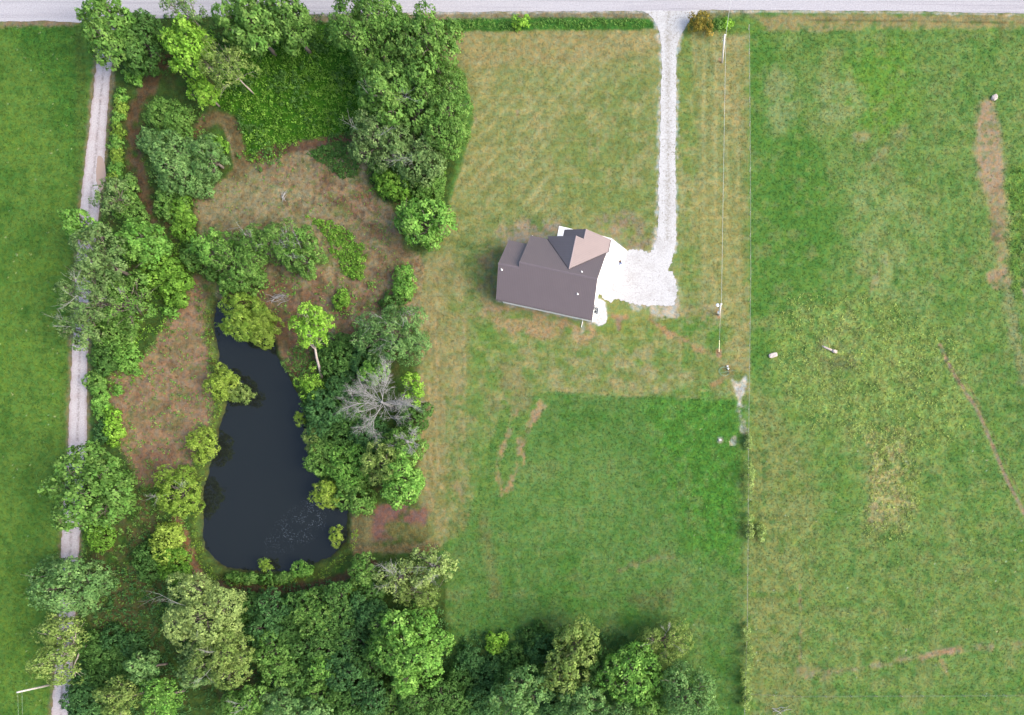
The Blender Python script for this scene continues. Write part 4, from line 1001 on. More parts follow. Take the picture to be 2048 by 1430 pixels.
STY = dict(   # clump size, leaf size, leaves a clump, lobe size, vertical ratio, dome, droop, aspect, gap
    oak=dict(cs=1.0, ls=.44, k=11, lobe=(.24, .36), kz=.78, dome=.8, drop=.2, asp=.62, gap=.12),
    round=dict(cs=.80, ls=.38, k=9, lobe=(.26, .40), kz=.80, dome=.7, drop=.2, asp=.62, gap=.06),
    fine=dict(cs=.70, ls=.28, k=12, lobe=(.24, .36), kz=.72, dome=.3, drop=.2, asp=.55, gap=.16),
    sparse=dict(cs=.75, ls=.34, k=8, lobe=(.18, .30), kz=.70, dome=.5, drop=.2, asp=.6, gap=.22),
    willow=dict(cs=.62, ls=.34, k=13, lobe=(.28, .42), kz=.72, dome=.5, drop=1.1, asp=.32, gap=.05),
    bush=dict(cs=.62, ls=.34, k=8, lobe=(.30, .44), kz=.62, dome=.5, drop=.2, asp=.6, gap=.04),
)
def crown_geo(rg, rx, ry, rz, style, pal, nl=None):
    s = dict(STY[style]); Rm = (rx + ry) / 2
    vr = rg.uniform(.82, 1.28); s['ls'] *= vr; s['cs'] *= vr ** .7; s['k'] = int(s['k'] + rg.integers(-1, 3))
    nl = nl or int(np.clip(5 + Rm * 1.9, 5, 17))
    i = np.arange(nl) + .5; z = 1 - i / nl * 1.6; ph = i * 2.39996 + rg.uniform(0, 6)
    d = np.stack([np.sqrt(np.maximum(0, 1 - z * z)) * np.cos(ph), np.sqrt(np.maximum(0, 1 - z * z)) * np.sin(ph), z], 1) + rg.normal(0, .16, (nl, 3))
    lr = Rm * rg.uniform(*s['lobe'], nl)
    ext = np.array([rx, ry, rz]) * rg.uniform(.82, 1.14, (nl, 1)) - lr[:, None] * .95
    c = norm(d) * np.maximum(ext, .12 * Rm)
    c = np.concatenate([c, np.zeros((1, 3))]); lr = np.append(lr, Rm * .42)
    P = []; Nn = []
    for j in range(len(c)):
        r = lr[j]; n = max(8, int(5.0 * math.pi * r * r / s['cs'] ** 2))
        v = norm(rg.normal(size=(n, 3))); v = v[v[:, 2] > -.75]
        p = c[j] + v * r * rg.uniform(.78, 1.12, (len(v), 1)) * np.array([1, 1, .85])
        q = norm(v * .75 + norm(p / np.array([rx, ry, rz]) + 1e-6) * .35 + np.array([0, 0, .45]) + rg.normal(0, .22, (len(v), 3)))
        ins = np.zeros(len(p), bool)
        for k_ in range(len(c)):
            if k_ != j: ins |= ((p - c[k_]) ** 2).sum(1) < (lr[k_] * .72) ** 2
        keep = ~ins & (rg.uniform(size=len(p)) > s['gap'])
        P.append(p[keep]); Nn.append(q[keep])
    P = np.concatenate(P); Nn = np.concatenate(Nn)
    g = vnoise(P[:, 0] / (Rm * .45) + 50, P[:, 1] / (Rm * .45) + P[:, 2] * .6 + 50, int(rg.integers(1, 9999)))
    keep = g > s['gap'] * .9; P = P[keep]; Nn = Nn[keep]
    P[:, 2] = np.maximum(P[:, 2], -rz)
    return rosettes(rg, P, Nn, s['cs'], s['ls'], s['k'], pal, s['dome'], s['asp'], .5, s['drop']), c

def limb_pts(rg, a, b, n=5, wob=.12):
    a = np.array(a, float); b = np.array(b, float); L = np.linalg.norm(b - a)
    P = [a + (b - a) * i / n + (rg.normal(0, wob * L * .35, 3) if 0 < i < n else 0) for i in range(n + 1)]
    for i in range(1, n): P[i][2] += .06 * L * math.sin(math.pi * i / n)
    return P
def branch(m, rg, a, d, L, r, depth, spread=.6, up=.05, k=5):
    """recursive bare branching"""
    n = 4; P = [np.array(a, float)]; d = norm(np.array(d, float))
    for i in range(n):
        d = norm(d + rg.normal(0, .13, 3) + np.array((0, 0, up))); P.append(P[-1] + d * L / n)
    m.tube(P, list(np.linspace(r, r * .55, n + 1)), k if depth > 1 else 3, cap=False)
    if depth == 0: return
    for q in range(int(rg.integers(3, 5))):
        t = int(rg.integers(1, n + 1)); dd = norm(d + rg.normal(0, spread, 3))
        branch(m, rg, P[t], dd, L * rg.uniform(.5, .72), r * (.62 if t < n else .55), depth - 1, spread, up, k)
    branch(m, rg, P[-1], d, L * .6, r * .55, depth - 1, spread, up, k)

BL = []      # bookkeeping
def plant(px, py, rx, ry, pal='mid', style='round', label='', cat='tree', name='broadleaf_tree', group=None, h=None, base=None, seed=None, bark=None, twigs=0, bare=False, kz=None, nl=None, trunk_r=None):
    """px, py: crown centre in the photo; rx, ry: apparent half widths in photo pixels"""
    rg = np.random.default_rng(seed if seed is not None else int(px * 7 + py * 13))
    s = STY[style]; kz = kz or s['kz']
    bush = name in ('shrub', 'willow_shrub', 'hedge_shrub', 'vine_shrub')
    dx, dy = px - NX, py - NY; dist = math.hypot(dx, dy) + 1e-6; tt = dist / (S * CAM_H)
    ux, uy = abs(dx) / dist, abs(dy) / dist
    fx = math.sqrt(1 + (kz * tt * ux) ** 2); fy = math.sqrt(1 + (kz * tt * uy) ** 2)
    gr = 1.14 if not bush else 1.18
    Rx, Ry = gr * rx / S / fx, gr * ry / S / fy
    rz = kz * (Rx + Ry) / 2
    hh = h or ((Rx + Ry) / 2 * (1.25 if bush else 2.1) + (.2 if bush else 1.6))
    hc = max(hh - rz, rz * (.55 if bush else .9)); k = 1 - hc / CAM_H
    Rx *= k; Ry *= k
    cx, cy = W(px, py, hc)
    bx, by = W(*base) if base else (cx, cy)
    (V, F, C), lob = crown_geo(rg, Rx, Ry, rz, style, pal, nl)
    off = np.array((cx - bx, cy - by, hc)); V = V + off; lob = lob + off
    V[:, 2] = np.maximum(V[:, 2], .04)
    if bush and not twigs:
        o = mesh_np(name, V, F, M_LEAF, col=C); o.location = (bx, by, 0)
        return tag(o, label, cat, group)
    root = empty(name, (bx, by, 0)); tag(root, label, cat, group)
    mesh_np('foliage' if bush else 'crown', V, F, M_LEAF, root, col=C)
    m = MB(); r0 = trunk_r or max(.05, .045 * (Rx + Ry) / 2 + .05)
    fork = np.array((off[0] * .55, off[1] * .55, max(.3, (hc - rz * .6) * .75)))
    m.tube(limb_pts(rg, (0, 0, -.2), fork, 3, .05), list(np.linspace(r0 * 1.25, r0 * .8, 4)), 8)
    for c in lob:
        e = fork + (c - fork) * 1.02
        m.tube(limb_pts(rg, fork, e, 5), list(np.linspace(r0 * .5, r0 * .12, 6)), 5, cap=False)
        if not bush or bare:
            for q in range(3):
                f = fork + (c - fork) * rg.uniform(.5, .9); m.tube(limb_pts(rg, f, c + rg.normal(0, .9, 3) * (Rx * .18), 3), [r0 * .18, r0 * .12, r0 * .08, r0 * .04], 4, cap=False)
    m.build('stem' if bush else 'trunk', bark or M_BARK, root, True)
    if twigs:
        top = off + np.array((0, 0, rz * .35))
        for q in range(twigs):
            m = MB(); a = rg.uniform(0, 6.28); st = top + np.array((math.cos(a) * Rx * .35, math.sin(a) * Ry * .35, 0)) * rg.uniform(.1, 1)
            branch(m, rg, st, (math.cos(a) * .8, math.sin(a) * .8, .75), rz * rg.uniform(.45, .7), .03, 2, .6)
            m.build('dead_branch', M_DEAD, root)
    return root

SH = dict(cat='shrub', name='shrub', style='bush')
WI = dict(cat='willow shrub', name='willow_shrub', style='willow')
def T(*a, **k): return plant(*a, **k)
# ---- along the road, top left
T(210, 56, 54, 76, 'mid', 'round', 'tall mid green tree over the mouth of the lane at the road', h=12)
T(282, 78, 50, 62, 'dark', 'round', 'dark tree crowded right of the tall tree at the lane mouth', h=8)
T(283, 33, 20, 14, 'blue', 'sparse', 'small sapling poking over the white road edge beside the lane mouth', h=6, kz=.6)
T(362, 14, 46, 34, 'sage', 'sparse', 'thin grey green tree overhanging the white road', h=11)
T(382, 96, 52, 60, 'lime', 'round', 'bright lime green tree by the road verge', h=11)
T(452, 130, 58, 52, 'olive', 'sparse', 'open pale green tree with grey limbs right of the lime tree', base=(508, 188), h=11, bark=M_BARKL, trunk_r=.12)
T(408, 184, 32, 28, 'lime', 'round', 'small lime green tree below the larger lime tree', h=6)
T(496, 44, 60, 64, 'mid', 'oak', 'broad green tree at the road with shaded ground beneath', h=12, seed=4)
T(576, 46, 60, 56, 'mid', 'round', 'green tree right of the broad tree along the road', h=11, seed=9)
T(735, 60, 80, 76, 'mid', 'round', 'large green tree at the road beside the mown yard corner', h=13)
T(850, 88, 72, 70, 'mid', 'oak', 'wide green tree at the north west corner of the mown yard', h=12)
T(800, 196, 78, 78, 'mid', 'oak', 'tall green tree inland of the yard corner trees', h=12, twigs=2, seed=14)
T(890, 228, 56, 88, 'mid', 'round', 'green tree leaning out over the west edge of the mown yard', h=9)
T(756, 278, 58, 56, 'sage', 'round', 'grey green tree with bare dead branches above the brown path', h=10, twigs=3)
T(838, 318, 60, 48, 'sage', 'round', 'soft grey green tree with a few dead twigs at the yard edge', h=8, twigs=3)
T(792, 362, 44, 34, 'brush', 'bush', 'low bright green thicket bush under the grey green trees', cat='shrub', name='shrub', h=3)
T(850, 368, 40, 34, 'mid', 'bush', 'leafy bush at the yard edge above the round bright tree', cat='shrub', name='shrub', h=3.5)
T(848, 444, 60, 52, 'bright', 'oak', 'round bright green tree where the clearing meets the yard', h=8.5)
# ---- between pond and yard
T(810, 566, 22, 32, 'bright', label='upright light green bush at the clearing edge west of the house', h=3.2, **SH)
T(786, 606, 26, 22, 'dark', label='dark low bush just below the upright light green bush', h=2.2, **SH)
T(682, 600, 17, 20, 'brush', label='single rounded green bush standing on the brown clearing', h=2.2, **SH)
T(790, 672, 72, 58, 'blue', 'fine', 'blue green tree with bare grey branches in its middle', h=8, twigs=5)
T(624, 648, 37, 43, 'lime', 'round', 'lime green tree on a long pale bare trunk beside the pond', base=(643, 756), h=12, bark=M_BARKL, trunk_r=.2, seed=12)
T(622, 772, 28, 38, 'lime', 'sparse', 'light green spreading shrub on the pond bank', cat='shrub', name='shrub', h=4, seed=3)
T(748, 748, 32, 22, 'bright', 'bush', 'light green tree top behind the bare grey tree', h=6)
T(826, 778, 24, 34, 'lime', 'sparse', 'thin light green tree right of the bare grey tree', h=6)
T(826, 836, 34, 34, 'dark', 'bush', 'dark leafy bush right of the bare grey tree foot', cat='shrub', name='shrub', h=3.5)
T(810, 890, 42, 32, 'mid', 'round', 'green tree with a crown of dead sticks at the straw strip', h=6, twigs=4)
T(764, 930, 40, 50, 'olive', 'fine', 'drooping olive green tree among the pond bank trees', h=8)
T(806, 962, 36, 58, 'bright', 'round', 'bright green tree at the yard edge above the purple bare patch', h=8)
T(700, 930, 40, 40, 'bright', 'bush', 'light tipped leafy bush in the pond bank thicket', cat='shrub', name='shrub', h=5)
T(648, 916, 34, 38, 'mid', 'bush', 'leafy green bush at the east pond shore', cat='shrub', name='shrub', h=4)
T(712, 990, 34, 40, 'mid', 'bush', 'green bush south of the light tipped bush by the pond', cat='shrub', name='shrub', h=4)
for i, (a, b, r) in enumerate(((680, 710, 42), (725, 725, 36), (650, 820, 38), (700, 830, 36), (690, 775, 34), (735, 870, 36), (690, 882, 40), (640, 862, 26), (765, 880, 30))):
    T(a, b, r, r * .95, 'deep' if i % 3 else 'dark', 'bush', 'dark green bush in the thicket on the east bank of the pond', cat='shrub', name='shrub', group='thicket bushes on the east bank', h=3 + (i % 3) * .6)
T(490, 634, 46, 42, 'willow', label='large olive green willow at the north tip of the pond', h=5, **WI)
T(526, 654, 34, 42, 'yellow', label='yellower willow joined to the right of the large north willow', h=4.5, **WI)
T(446, 768, 32, 34, 'yellow', label='yellow green willow with a pale top on the west shore', h=4, **WI)
T(484, 788, 30, 18, 'olive', label='low greyish willow branch reaching right over the water', h=2, **WI)
T(408, 890, 30, 38, 'yellow', label='bright yellow green willow on the west shore mid pond', h=3.6, **WI)
T(357, 984, 50, 48, 'willow', label='wide willow with dead twigs on the lower west shore', h=5, twigs=3, **WI)
T(654, 988, 31, 31, 'yellow', label='round yellow green willow on the lower east shore', h=3.8, **WI)
T(630, 886, 22, 34, 'olive', label='brownish olive willow on the mid east shore', h=3.4, **WI)
T(598, 836, 11, 14, 'willow', label='tiny willow tuft standing in the water off the east shore', h=1.4, **WI)
T(672, 1070, 15, 20, 'yellow', label='small yellow green willow in the south east corner of the pond', h=2, **WI)
T(530, 1130, 15, 13, 'willow', label='small willow tuft in the water at the south shore', h=1.6, **WI)
T(603, 1138, 20, 18, 'bright', label='star shaped light bush on the south bank of the pond', h=1.8, **SH)
for i, (a, b) in enumerate(((470, 1156), (500, 1158), (535, 1160), (568, 1156))):
    T(a, b, 21, 13, 'mid', label='low green bush in the row along the south bank of the pond', group='bushes along the south bank', h=1.4, **SH)
T(432, 494, 46, 38, 'bright', 'oak', 'bright green tree above the narrow north tip of the pond', h=7)
T(386, 512, 26, 28, 'mid', 'bush', 'feathery green bush left of the bright tree above the pond tip', cat='shrub', name='shrub', h=3)
T(478, 530, 50, 50, 'mid', 'fine', 'green tree between the bright tree and the twiggy clearing tree', h=7)
T(512, 490, 44, 40, 'mid', 'fine', 'grey green tree with pale bare twigs at its top in the clearing', h=7, twigs=3)
T(562, 484, 52, 40, 'mid', 'fine', 'green tree with white lichened twigs in the middle of the clearing', h=7, twigs=4)
T(608, 512, 38, 52, 'mid', 'fine', 'twiggy green tree at the right end of the clearing trees', h=6, twigs=4)
T(500, 562, 36, 26, 'mid', 'bush', 'low green bush below the clearing trees', cat='shrub', name='shrub', h=3)
T(462, 570, 24, 22, 'bright', label='small light tipped bush above the pond tip', h=2.2, **SH)
T(422, 544, 18, 18, 'mid', label='star shaped green bush on dark earth above the pond tip', h=2, **SH)
# ---- west side
T(265, 150, 20, 18, 'bright', label='rounded yellow green bush at the bend below the lane mouth trees', h=2.4, **SH)
for i, (a, b) in enumerate(((243, 192), (241, 214), (237, 238), (236, 262), (234, 288), (232, 312), (231, 338), (230, 362))):
    T(a, b, 15, 17, 'willow' if i % 2 else 'bright', label='narrow bush in the clipped looking hedge row along the lane', group='hedge along the lane', cat='hedge bush', name='hedge_shrub', style='bush', h=1.9)
T(334, 232, 44, 36, 'mid', 'bush', 'leafy bush mass right of the brown track', cat='shrub', name='shrub', h=4.5)
T(352, 266, 36, 30, 'mid', 'bush', 'lower bush below the leafy mass right of the track', cat='shrub', name='shrub', h=3.5, seed=8)
T(296, 282, 24, 24, 'blue', 'bush', 'small grey green bush reaching over the brown track', cat='shrub', name='shrub', h=3)
T(354, 330, 50, 60, 'blue', 'round', 'dense blue green tree in the west clearing', h=7.5, kz=.7)
T(420, 314, 36, 46, 'blue', 'fine', 'smooth pale blue green tree beside the looping track', h=6, kz=.7, seed=6)
T(398, 362, 32, 34, 'blue', 'bush', 'blue green bush below the smooth pale tree', cat='shrub', name='shrub', h=3.5)
T(425, 288, 28, 20, 'brush', 'bush', 'green bush inside the loop of the brown track', cat='shrub', name='shrub', h=2)
T(222, 392, 40, 34, 'sage', 'sparse', 'grey green tree overhanging the lane below the puddle', h=7)
T(256, 376, 24, 28, 'mid', 'bush', 'green bush between the lane and the brown track', cat='shrub', name='shrub', h=3)
T(262, 424, 34, 30, 'mid', 'bush', 'green bush on the right side of the lane trees', cat='shrub', name='shrub', h=3.4)
T(342, 408, 34, 34, 'mid', 'bush', 'dark edged bush below the dense blue green tree', cat='shrub', name='shrub', h=3)
T(368, 440, 24, 44, 'brush', 'bush', 'bright low brush beside the brown clearing', cat='shrub', name='shrub', h=1.6)
T(156, 448, 36, 34, 'bright', 'round', 'light green tree at the west field edge over the lane', h=8)
T(196, 520, 58, 60, 'sage', 'oak', 'large grey green tree hiding the lane in mid left', h=11)
T(172, 592, 54, 58, 'sage', 'sparse', 'grey green tree with dead limbs west of the bare ground', h=11, twigs=3)
T(246, 604, 64, 56, 'mid', 'sparse', 'spreading thin green tree with grey twigs above the bare ground', h=8, twigs=3)
T(164, 654, 50, 44, 'sage', 'sparse', 'lower grey green tree with twigs where the lane reappears', h=8, twigs=3)
T(222, 660, 46, 40, 'mid', 'bush', 'green thicket bush above the reappearing lane', cat='shrub', name='shrub', h=4)
T(284, 486, 52, 50, 'bright', 'round', 'round bright green tree in the west thicket', h=7)
T(318, 534, 42, 40, 'brush', 'bush', 'green bush below the round bright west tree', cat='shrub', name='shrub', h=4)
T(350, 576, 30, 40, 'brush', 'bush', 'low bright brush at the top of the bare ground', cat='shrub', name='shrub', h=1.8)
T(340, 622, 17, 16, 'bright', label='small light bush at the edge of the bare ground', h=1.6, **SH)
T(256, 716, 30, 32, 'bright', label='light green bush beside the lane below the twiggy trees', h=3, **SH)
T(208, 718, 28, 30, 'dark', label='dark bush between the lane and the light green bush', h=3, **SH)
T(190, 762, 22, 22, 'mid', label='small green bush touching the right edge of the lane', h=2.4, **SH)
T(235, 780, 13, 13, 'bright', label='tiny rounded bush on the brown earth near the lane', h=1.2, **SH)
T(202, 806, 20, 30, 'bright', label='upper bush of the pair beside the bare ground', h=2.4, **SH)
T(228, 850, 20, 36, 'lime', label='lower yellow green bush of the pair beside the bare ground', h=2.4, **SH)
T(206, 866, 18, 26, 'deep', label='dark blue green bush tucked behind the yellow green pair', h=2, **SH)
T(190, 978, 88, 82, 'mid', 'oak', 'big round oak straddling the lane on the west side', h=12)
T(150, 1166, 92, 54, 'blue', 'round', 'broad blue green tree hanging over the lower lane', h=10)
T(118, 1302, 50, 70, 'olive', 'oak', 'olive green tree with pale limbs on the lower lane', h=10, bark=M_BARKL)
T(335, 1085, 34, 44, 'yellow', 'bush', 'yellow green brush beside the brown strip west of the pond', cat='shrub', name='shrub', h=2.2)
T(350, 1128, 34, 34, 'brush', 'bush', 'green brush below the yellow green brush', cat='shrub', name='shrub', h=2.2)
T(300, 1124, 28, 40, 'dark', 'bush', 'darker brush left of the yellow green brush', cat='shrub', name='shrub', h=2)
T(200, 1076, 32, 30, 'brush', 'bush', 'olive tinted brush beneath the big round oak', cat='shrub', name='shrub', h=2.5)
# ---- south woods
T(408, 1226, 88, 74, 'pale', 'fine', 'large pale olive tree south west of the pond', h=12, twigs=2)
T(446, 1312, 62, 60, 'olive', 'fine', 'olive green tree below the large pale tree', h=11, twigs=2)
T(398, 1332, 44, 44, 'sage', 'round', 'grey green tree tucked left of the olive tree', h=9)
T(322, 1394, 48, 46, 'bright', 'round', 'light green tree at the bottom edge of the west woods', h=9)
T(238, 1398, 46, 44, 'olive', 'round', 'yellowish tree at the bottom edge near the lane', h=9)
T(288, 1338, 38, 36, 'blue', 'round', 'blue green tree above the yellowish bottom tree', h=8)
T(168, 1398, 40, 46, 'deep', 'bush', 'dark brush beside the bottom end of the lane', cat='shrub', name='shrub', h=4)
for i, (a, b, r) in enumerate(((190, 1300, 34), (225, 1280, 30), (240, 1330, 34), (265, 1290, 28), (200, 1345, 30))):
    T(a, b, r, r, 'deep' if i % 2 else 'dark', 'bush', 'dark undergrowth bush in the shaded hollow right of the lower lane', cat='shrub', name='shrub', group='bushes in the shaded hollow', h=2.6)
T(826, 1298, 68, 84, 'bright', 'round', 'large bright green tree on the edge of the south woods', h=12, seed=21)
T(772, 1262, 34, 40, 'mid', 'round', 'small green tree against the left of the large bright tree', h=9)
T(862, 1136, 48, 44, 'pale', 'sparse', 'pale tree full of grey twigs near the green field corner', h=8, twigs=5)
T(794, 1156, 44, 40, 'pale', 'sparse', 'twiggy pale tree left of the field corner tree', h=8, twigs=8)
T(842, 1188, 44, 30, 'olive', 'fine', 'light olive tree just below the twiggy pale pair', h=7)
T(728, 1142, 30, 34, 'mid', 'round', 'small green tree at the south east pond bank', h=7)
T(702, 1196, 26, 24, 'willow', 'bush', 'light green bush top in the south thicket', cat='shrub', name='shrub', h=4)
T(642, 1334, 28, 28, 'bright', 'round', 'lighter tree top standing out of the dark south thicket', h=7)
TH = [(500, 1222, 34), (545, 1218, 34), (592, 1216, 34), (638, 1206, 33), (676, 1188, 27), (528, 1256, 40), (578, 1248, 40), (626, 1236, 40), (676, 1232, 38), (722, 1216, 34), (744, 1180, 30), (548, 1300, 42), (602, 1292, 42), (700, 1280, 42), (656, 1282, 38), (560, 1346, 38), (606, 1360, 40), (690, 1340, 42), (738, 1330, 38), (640, 1390, 40), (690, 1398, 42), (740, 1388, 40), (700, 1420, 40), (786, 1404, 42), (836, 1412, 42), (746, 1230, 34), (890, 1400, 40), (470, 1420, 36)]
for i, (a, b, r) in enumerate(TH):
    T(a, b, r, r, ('dark', 'deep', 'dark', 'mid')[i % 4], 'bush', 'dark green young tree in the dense thicket south of the pond', group='young trees in the south thicket', h=5 + (i * 37 % 10) * .25, nl=9)
T(566, 1408, 50, 34, 'blue', 'round', 'blue green tree cut by the bottom edge below the thicket', h=8)
T(626, 1424, 40, 30, 'blue', 'round', 'second blue green tree on the bottom edge right of the first', h=8)
T(500, 1400, 34, 30, 'mid', 'round', 'mid green tree at the bottom edge left of the blue green pair', h=8, twigs=3)
T(1152, 1290, 52, 56, 'olive', 'oak', 'light tipped tree rising highest from the south field edge', h=10)
T(1128, 1346, 50, 48, 'olive', 'oak', 'light tipped tree directly below the highest field edge tree', h=9, seed=5)
T(1040, 1386, 58, 50, 'blue', 'oak', 'dark tree with pale rosettes at the bottom centre', h=10)
T(1264, 1350, 64, 64, 'bright', 'round', 'bright green tree in the right hand group of the south woods', h=10)
T(1372, 1392, 60, 62, 'blue', 'round', 'blue green tree at the right end of the south woods', h=10)
T(1330, 1282, 50, 46, 'olive', 'fine', 'brownish olive half bare tree at the field edge', h=6, twigs=3)
T(1162, 1404, 44, 40, 'blue', 'oak', 'blue green tree at the bottom between the rosette tree and bright tree', h=9)
T(1228, 1424, 46, 34, 'blue', 'oak', 'blue green tree on the bottom edge under the bright tree', h=8, seed=3)
T(1302, 1424, 40, 34, 'mid', 'oak', 'green tree on the bottom edge left of the end tree', h=8)
T(1204, 1340, 34, 40, 'dark', 'round', 'dark tree in the gap between the tipped trees and the bright tree', h=7)
T(992, 1286, 21, 22, 'lime', label='small lime green bush alone before the south woods', h=2.4, **SH)
for i, (a, b, r) in enumerate(((925, 1360, 36), (960, 1400, 38), (915, 1416, 36), (980, 1340, 34), (1030, 1320, 32), (1085, 1300, 34), (1070, 1270, 28), (940, 1320, 30), (1010, 1350, 32), (1100, 1400, 36))):
    T(a, b, r, r * .9, 'deep' if i % 2 else 'dark', 'bush', 'dark bush in the shaded strip between the south woods and the field', cat='shrub', name='shrub', group='dark bushes along the south field edge', h=2.6 + (i % 3) * .5)
# ---- by the road and along the fence
T(1403, 48, 25, 25, 'rust', 'fine', 'rusty orange tinted bush beside the drive entrance', cat='shrub', name='shrub', h=2.6, kz=.8)
T(1434, 50, 13, 13, 'mid', label='small green bush right of the rusty bush', h=1.4, **SH)
T(1452, 46, 12, 11, 'lime', label='small light green bush under the cable at the road', h=1.2, **SH)
T(1042, 43, 18, 15, 'lime', 'sparse', 'lone lime green sapling in the roadside ditch', cat='sapling', name='shrub', h=2)
for i, (a, b, rx_, ry_, w) in enumerate(((1497, 884, 8, 14, 'uppermost tangle of pale weeds on the fence'), (1499, 950, 10, 34, 'long tangle of pale weeds on the fence by the south green'), (1499, 1052, 9, 26, 'tangle of pale weeds midway down the fence'), (1492, 1262, 9, 18, 'weedy tangle starting the lower overgrown fence'), (1497, 1310, 14, 26, 'bushiest weedy tangle on the lower fence'), (1490, 1358, 11, 26, 'weedy tangle just above the fence corner'), (1492, 1398, 13, 20, 'weedy tangle around the fence corner'))):
    T(a, b, rx_ * .9, ry_, 'pale', 'fine', w, cat='vine', name='vine_shrub', h=1.5, nl=6, kz=.9)
T(1522, 1062, 10, 20, 'pale', 'fine', 'loose weeds in grass right of the fence midway down', cat='weeds', name='vine_shrub', h=.7, nl=7)

# ---- dead trees and dead wood
def dead(px, py, base_h, R_m, label, cat='dead tree', name='dead_tree', nb=9, seed=1, lean=(0, 0), flat=.12):
    x, y = W(px, py, base_h); rg = np.random.default_rng(seed)
    root = empty(name, (x, y, 0)); tag(root, label, cat)
    m = MB(); m.tube([(0, 0, -.2), (.05, .05, base_h * .5), (0, 0, base_h)], [.3, .24, .18], 8); m.build('trunk', M_DEAD, root, True)
    m = MB()
    for i in range(nb):
        a = 2 * math.pi * i / nb + rg.normal(0, .25)
        d = (math.cos(a) + lean[0], math.sin(a) + lean[1], flat + rg.uniform(-.1, .3))
        branch(m, rg, (0, 0, base_h * rg.uniform(.72, 1)), d, R_m * rg.uniform(.34, .5), .05, 4, .5, .03, 4)
    m.build('branch', M_DEAD, root)
    return root
dead(762, 804, 5.0, 8.2, 'bare grey dead tree spreading over the pond bank thicket', nb=13, seed=11, lean=(-.25, .0))
dead(814, 882, 5.2, 3.4, 'small bare grey dead tree beside the straw strip', nb=5, seed=7)
def brush_pile(px, py, L, n, ang, label, cat='brush pile', h=.4, seed=2, r=.03):
    x, y = W(px, py); rg = np.random.default_rng(seed); m = MB()
    for i in range(n):
        q = ang + rg.normal(0, .35); c = np.array((rg.normal(0, L * .16), rg.normal(0, L * .1), rg.uniform(.05, h))); d = np.array((math.cos(q), math.sin(q), rg.normal(0, .12))) * L * rg.uniform(.25, .55)
        a, b = c - d, c + d; a[2] = max(a[2], .03); b[2] = max(b[2], .03)
        m.tube(limb_pts(rg, a, b, 4), [r * 1.3, r * 1.2, r, r * .7, r * .3], 4, cap=False)
        if i % 2: m.tube(limb_pts(rg, c, c + d * .6 + np.array((d[1], -d[0], .2)) * .5, 3), [r, r * .8, r * .6, r * .3], 4, cap=False)
    o = m.build('brush_pile', M_DEAD); o.location = (x, y, 0); return tag(o, label, cat)
brush_pile(812, 625, 3.6, 22, .05, 'heap of grey dead branches at the edge of the straw strip')
brush_pile(790, 906, 2.2, 40, 1.0, 'tight bundle of grey brush left of the small dead tree', h=.9, r=.018)
brush_pile(1562, 1418, 3.2, 5, -.05, 'forked bare branch lying in grass at the bottom edge', cat='fallen branch', h=.25, seed=8, r=.045)
brush_pile(570, 392, 1.8, 9, 1.1, 'few charred dark sticks on the tan clearing', cat='brush pile', h=.2, seed=4)
brush_pile(560, 596, 3.0, 14, .2, 'scattered brown sticks on the bank north of the pond', cat='brush pile', h=.2, seed=6)

# ---- ground cover too thick to count
def cover(px_poly, dens, hgt, cs, ls, k, pal, label, name='undergrowth', seed=1, lump=18, holes=.0, style_asp=.6, up=1.0, cat='undergrowth', avoid=None):
    rg = np.random.default_rng(seed); P = np.array(px_poly, float)
    x0, y0 = P.min(0); x1, y1 = P.max(0); n = int((x1 - x0) * (y1 - y0) / S ** 2 * dens)
    x = rg.uniform(x0, x1, n); y = rg.uniform(y0, y1, n)
    d = sdf(x, y, smoothpoly(P)) + 10 * fbm(x, y, 34, seed, 4)
    lumps = fbm(x, y, lump, seed + 5, 3)
    keep = (d > 0) & (lumps > -1.2 + holes * 1.6)
    if avoid: keep &= segdist(x, y, smoothpoly(avoid[0], 5, False), False) + 6 * fbm(x, y, 14, seed + 8, 2) > avoid[1]
    x, y, d, lumps = x[keep], y[keep], d[keep], lumps[keep]
    z = hgt * np.clip(.45 + .55 * lumps, .08, 1.2) * sstep(0, 14, d + 4) + .03
    gx, gy = (x - NX) / S, (NY - y) / S
    Pp = np.stack([gx, gy, z * rg.uniform(.6, 1.05, len(z))], 1)
    Nn = norm(np.stack([rg.normal(0, .35, len(z)), rg.normal(0, .35, len(z)), np.full(len(z), up)], 1))
    V, F, C = rosettes(rg, Pp, Nn, cs, ls, k, pal, .4, style_asp, .5, .1, .45)
    V[:, 2] = np.maximum(V[:, 2], .02)
    return tag(mesh_np(name, V, F, M_LEAF, col=C), label, cat, kind='stuff')
cover([(475, 70), (720, 60), (760, 200), (704, 264), (610, 286), (505, 326), (480, 240), (440, 200)], 3.2, .8, .7, .3, 8, 'brush', 'bright green brush filling the ground north of the brown path', seed=31)
cover([(606, 430), (640, 438), (700, 466), (736, 505), (724, 556), (704, 560), (664, 505), (640, 462)], 11, 1.0, .6, .3, 8, 'brush', 'narrow wedge of green vines on the tan clearing', seed=32, cat='vines')
cover([(608, 306), (680, 284), (722, 288), (722, 340), (690, 356), (650, 326)], 10, .9, .6, .3, 8, 'dark', 'dark green vine patch enclosed by the brown path', seed=33, cat='vines')
cover([(590, 690), (680, 670), (770, 680), (760, 760), (700, 800), (740, 900), (740, 960), (680, 1000), (640, 960), (630, 880), (612, 820), (600, 770)], 3.2, 1.0, .7, .32, 8, 'dark', 'shaded undergrowth between the east bank bushes', seed=34)
cover([(740, 330), (890, 330), (884, 410), (830, 420), (780, 400), (745, 380)], 4, 1.2, .65, .3, 8, 'brush', 'bright green vines below the yard edge trees', seed=35, cat='vines')
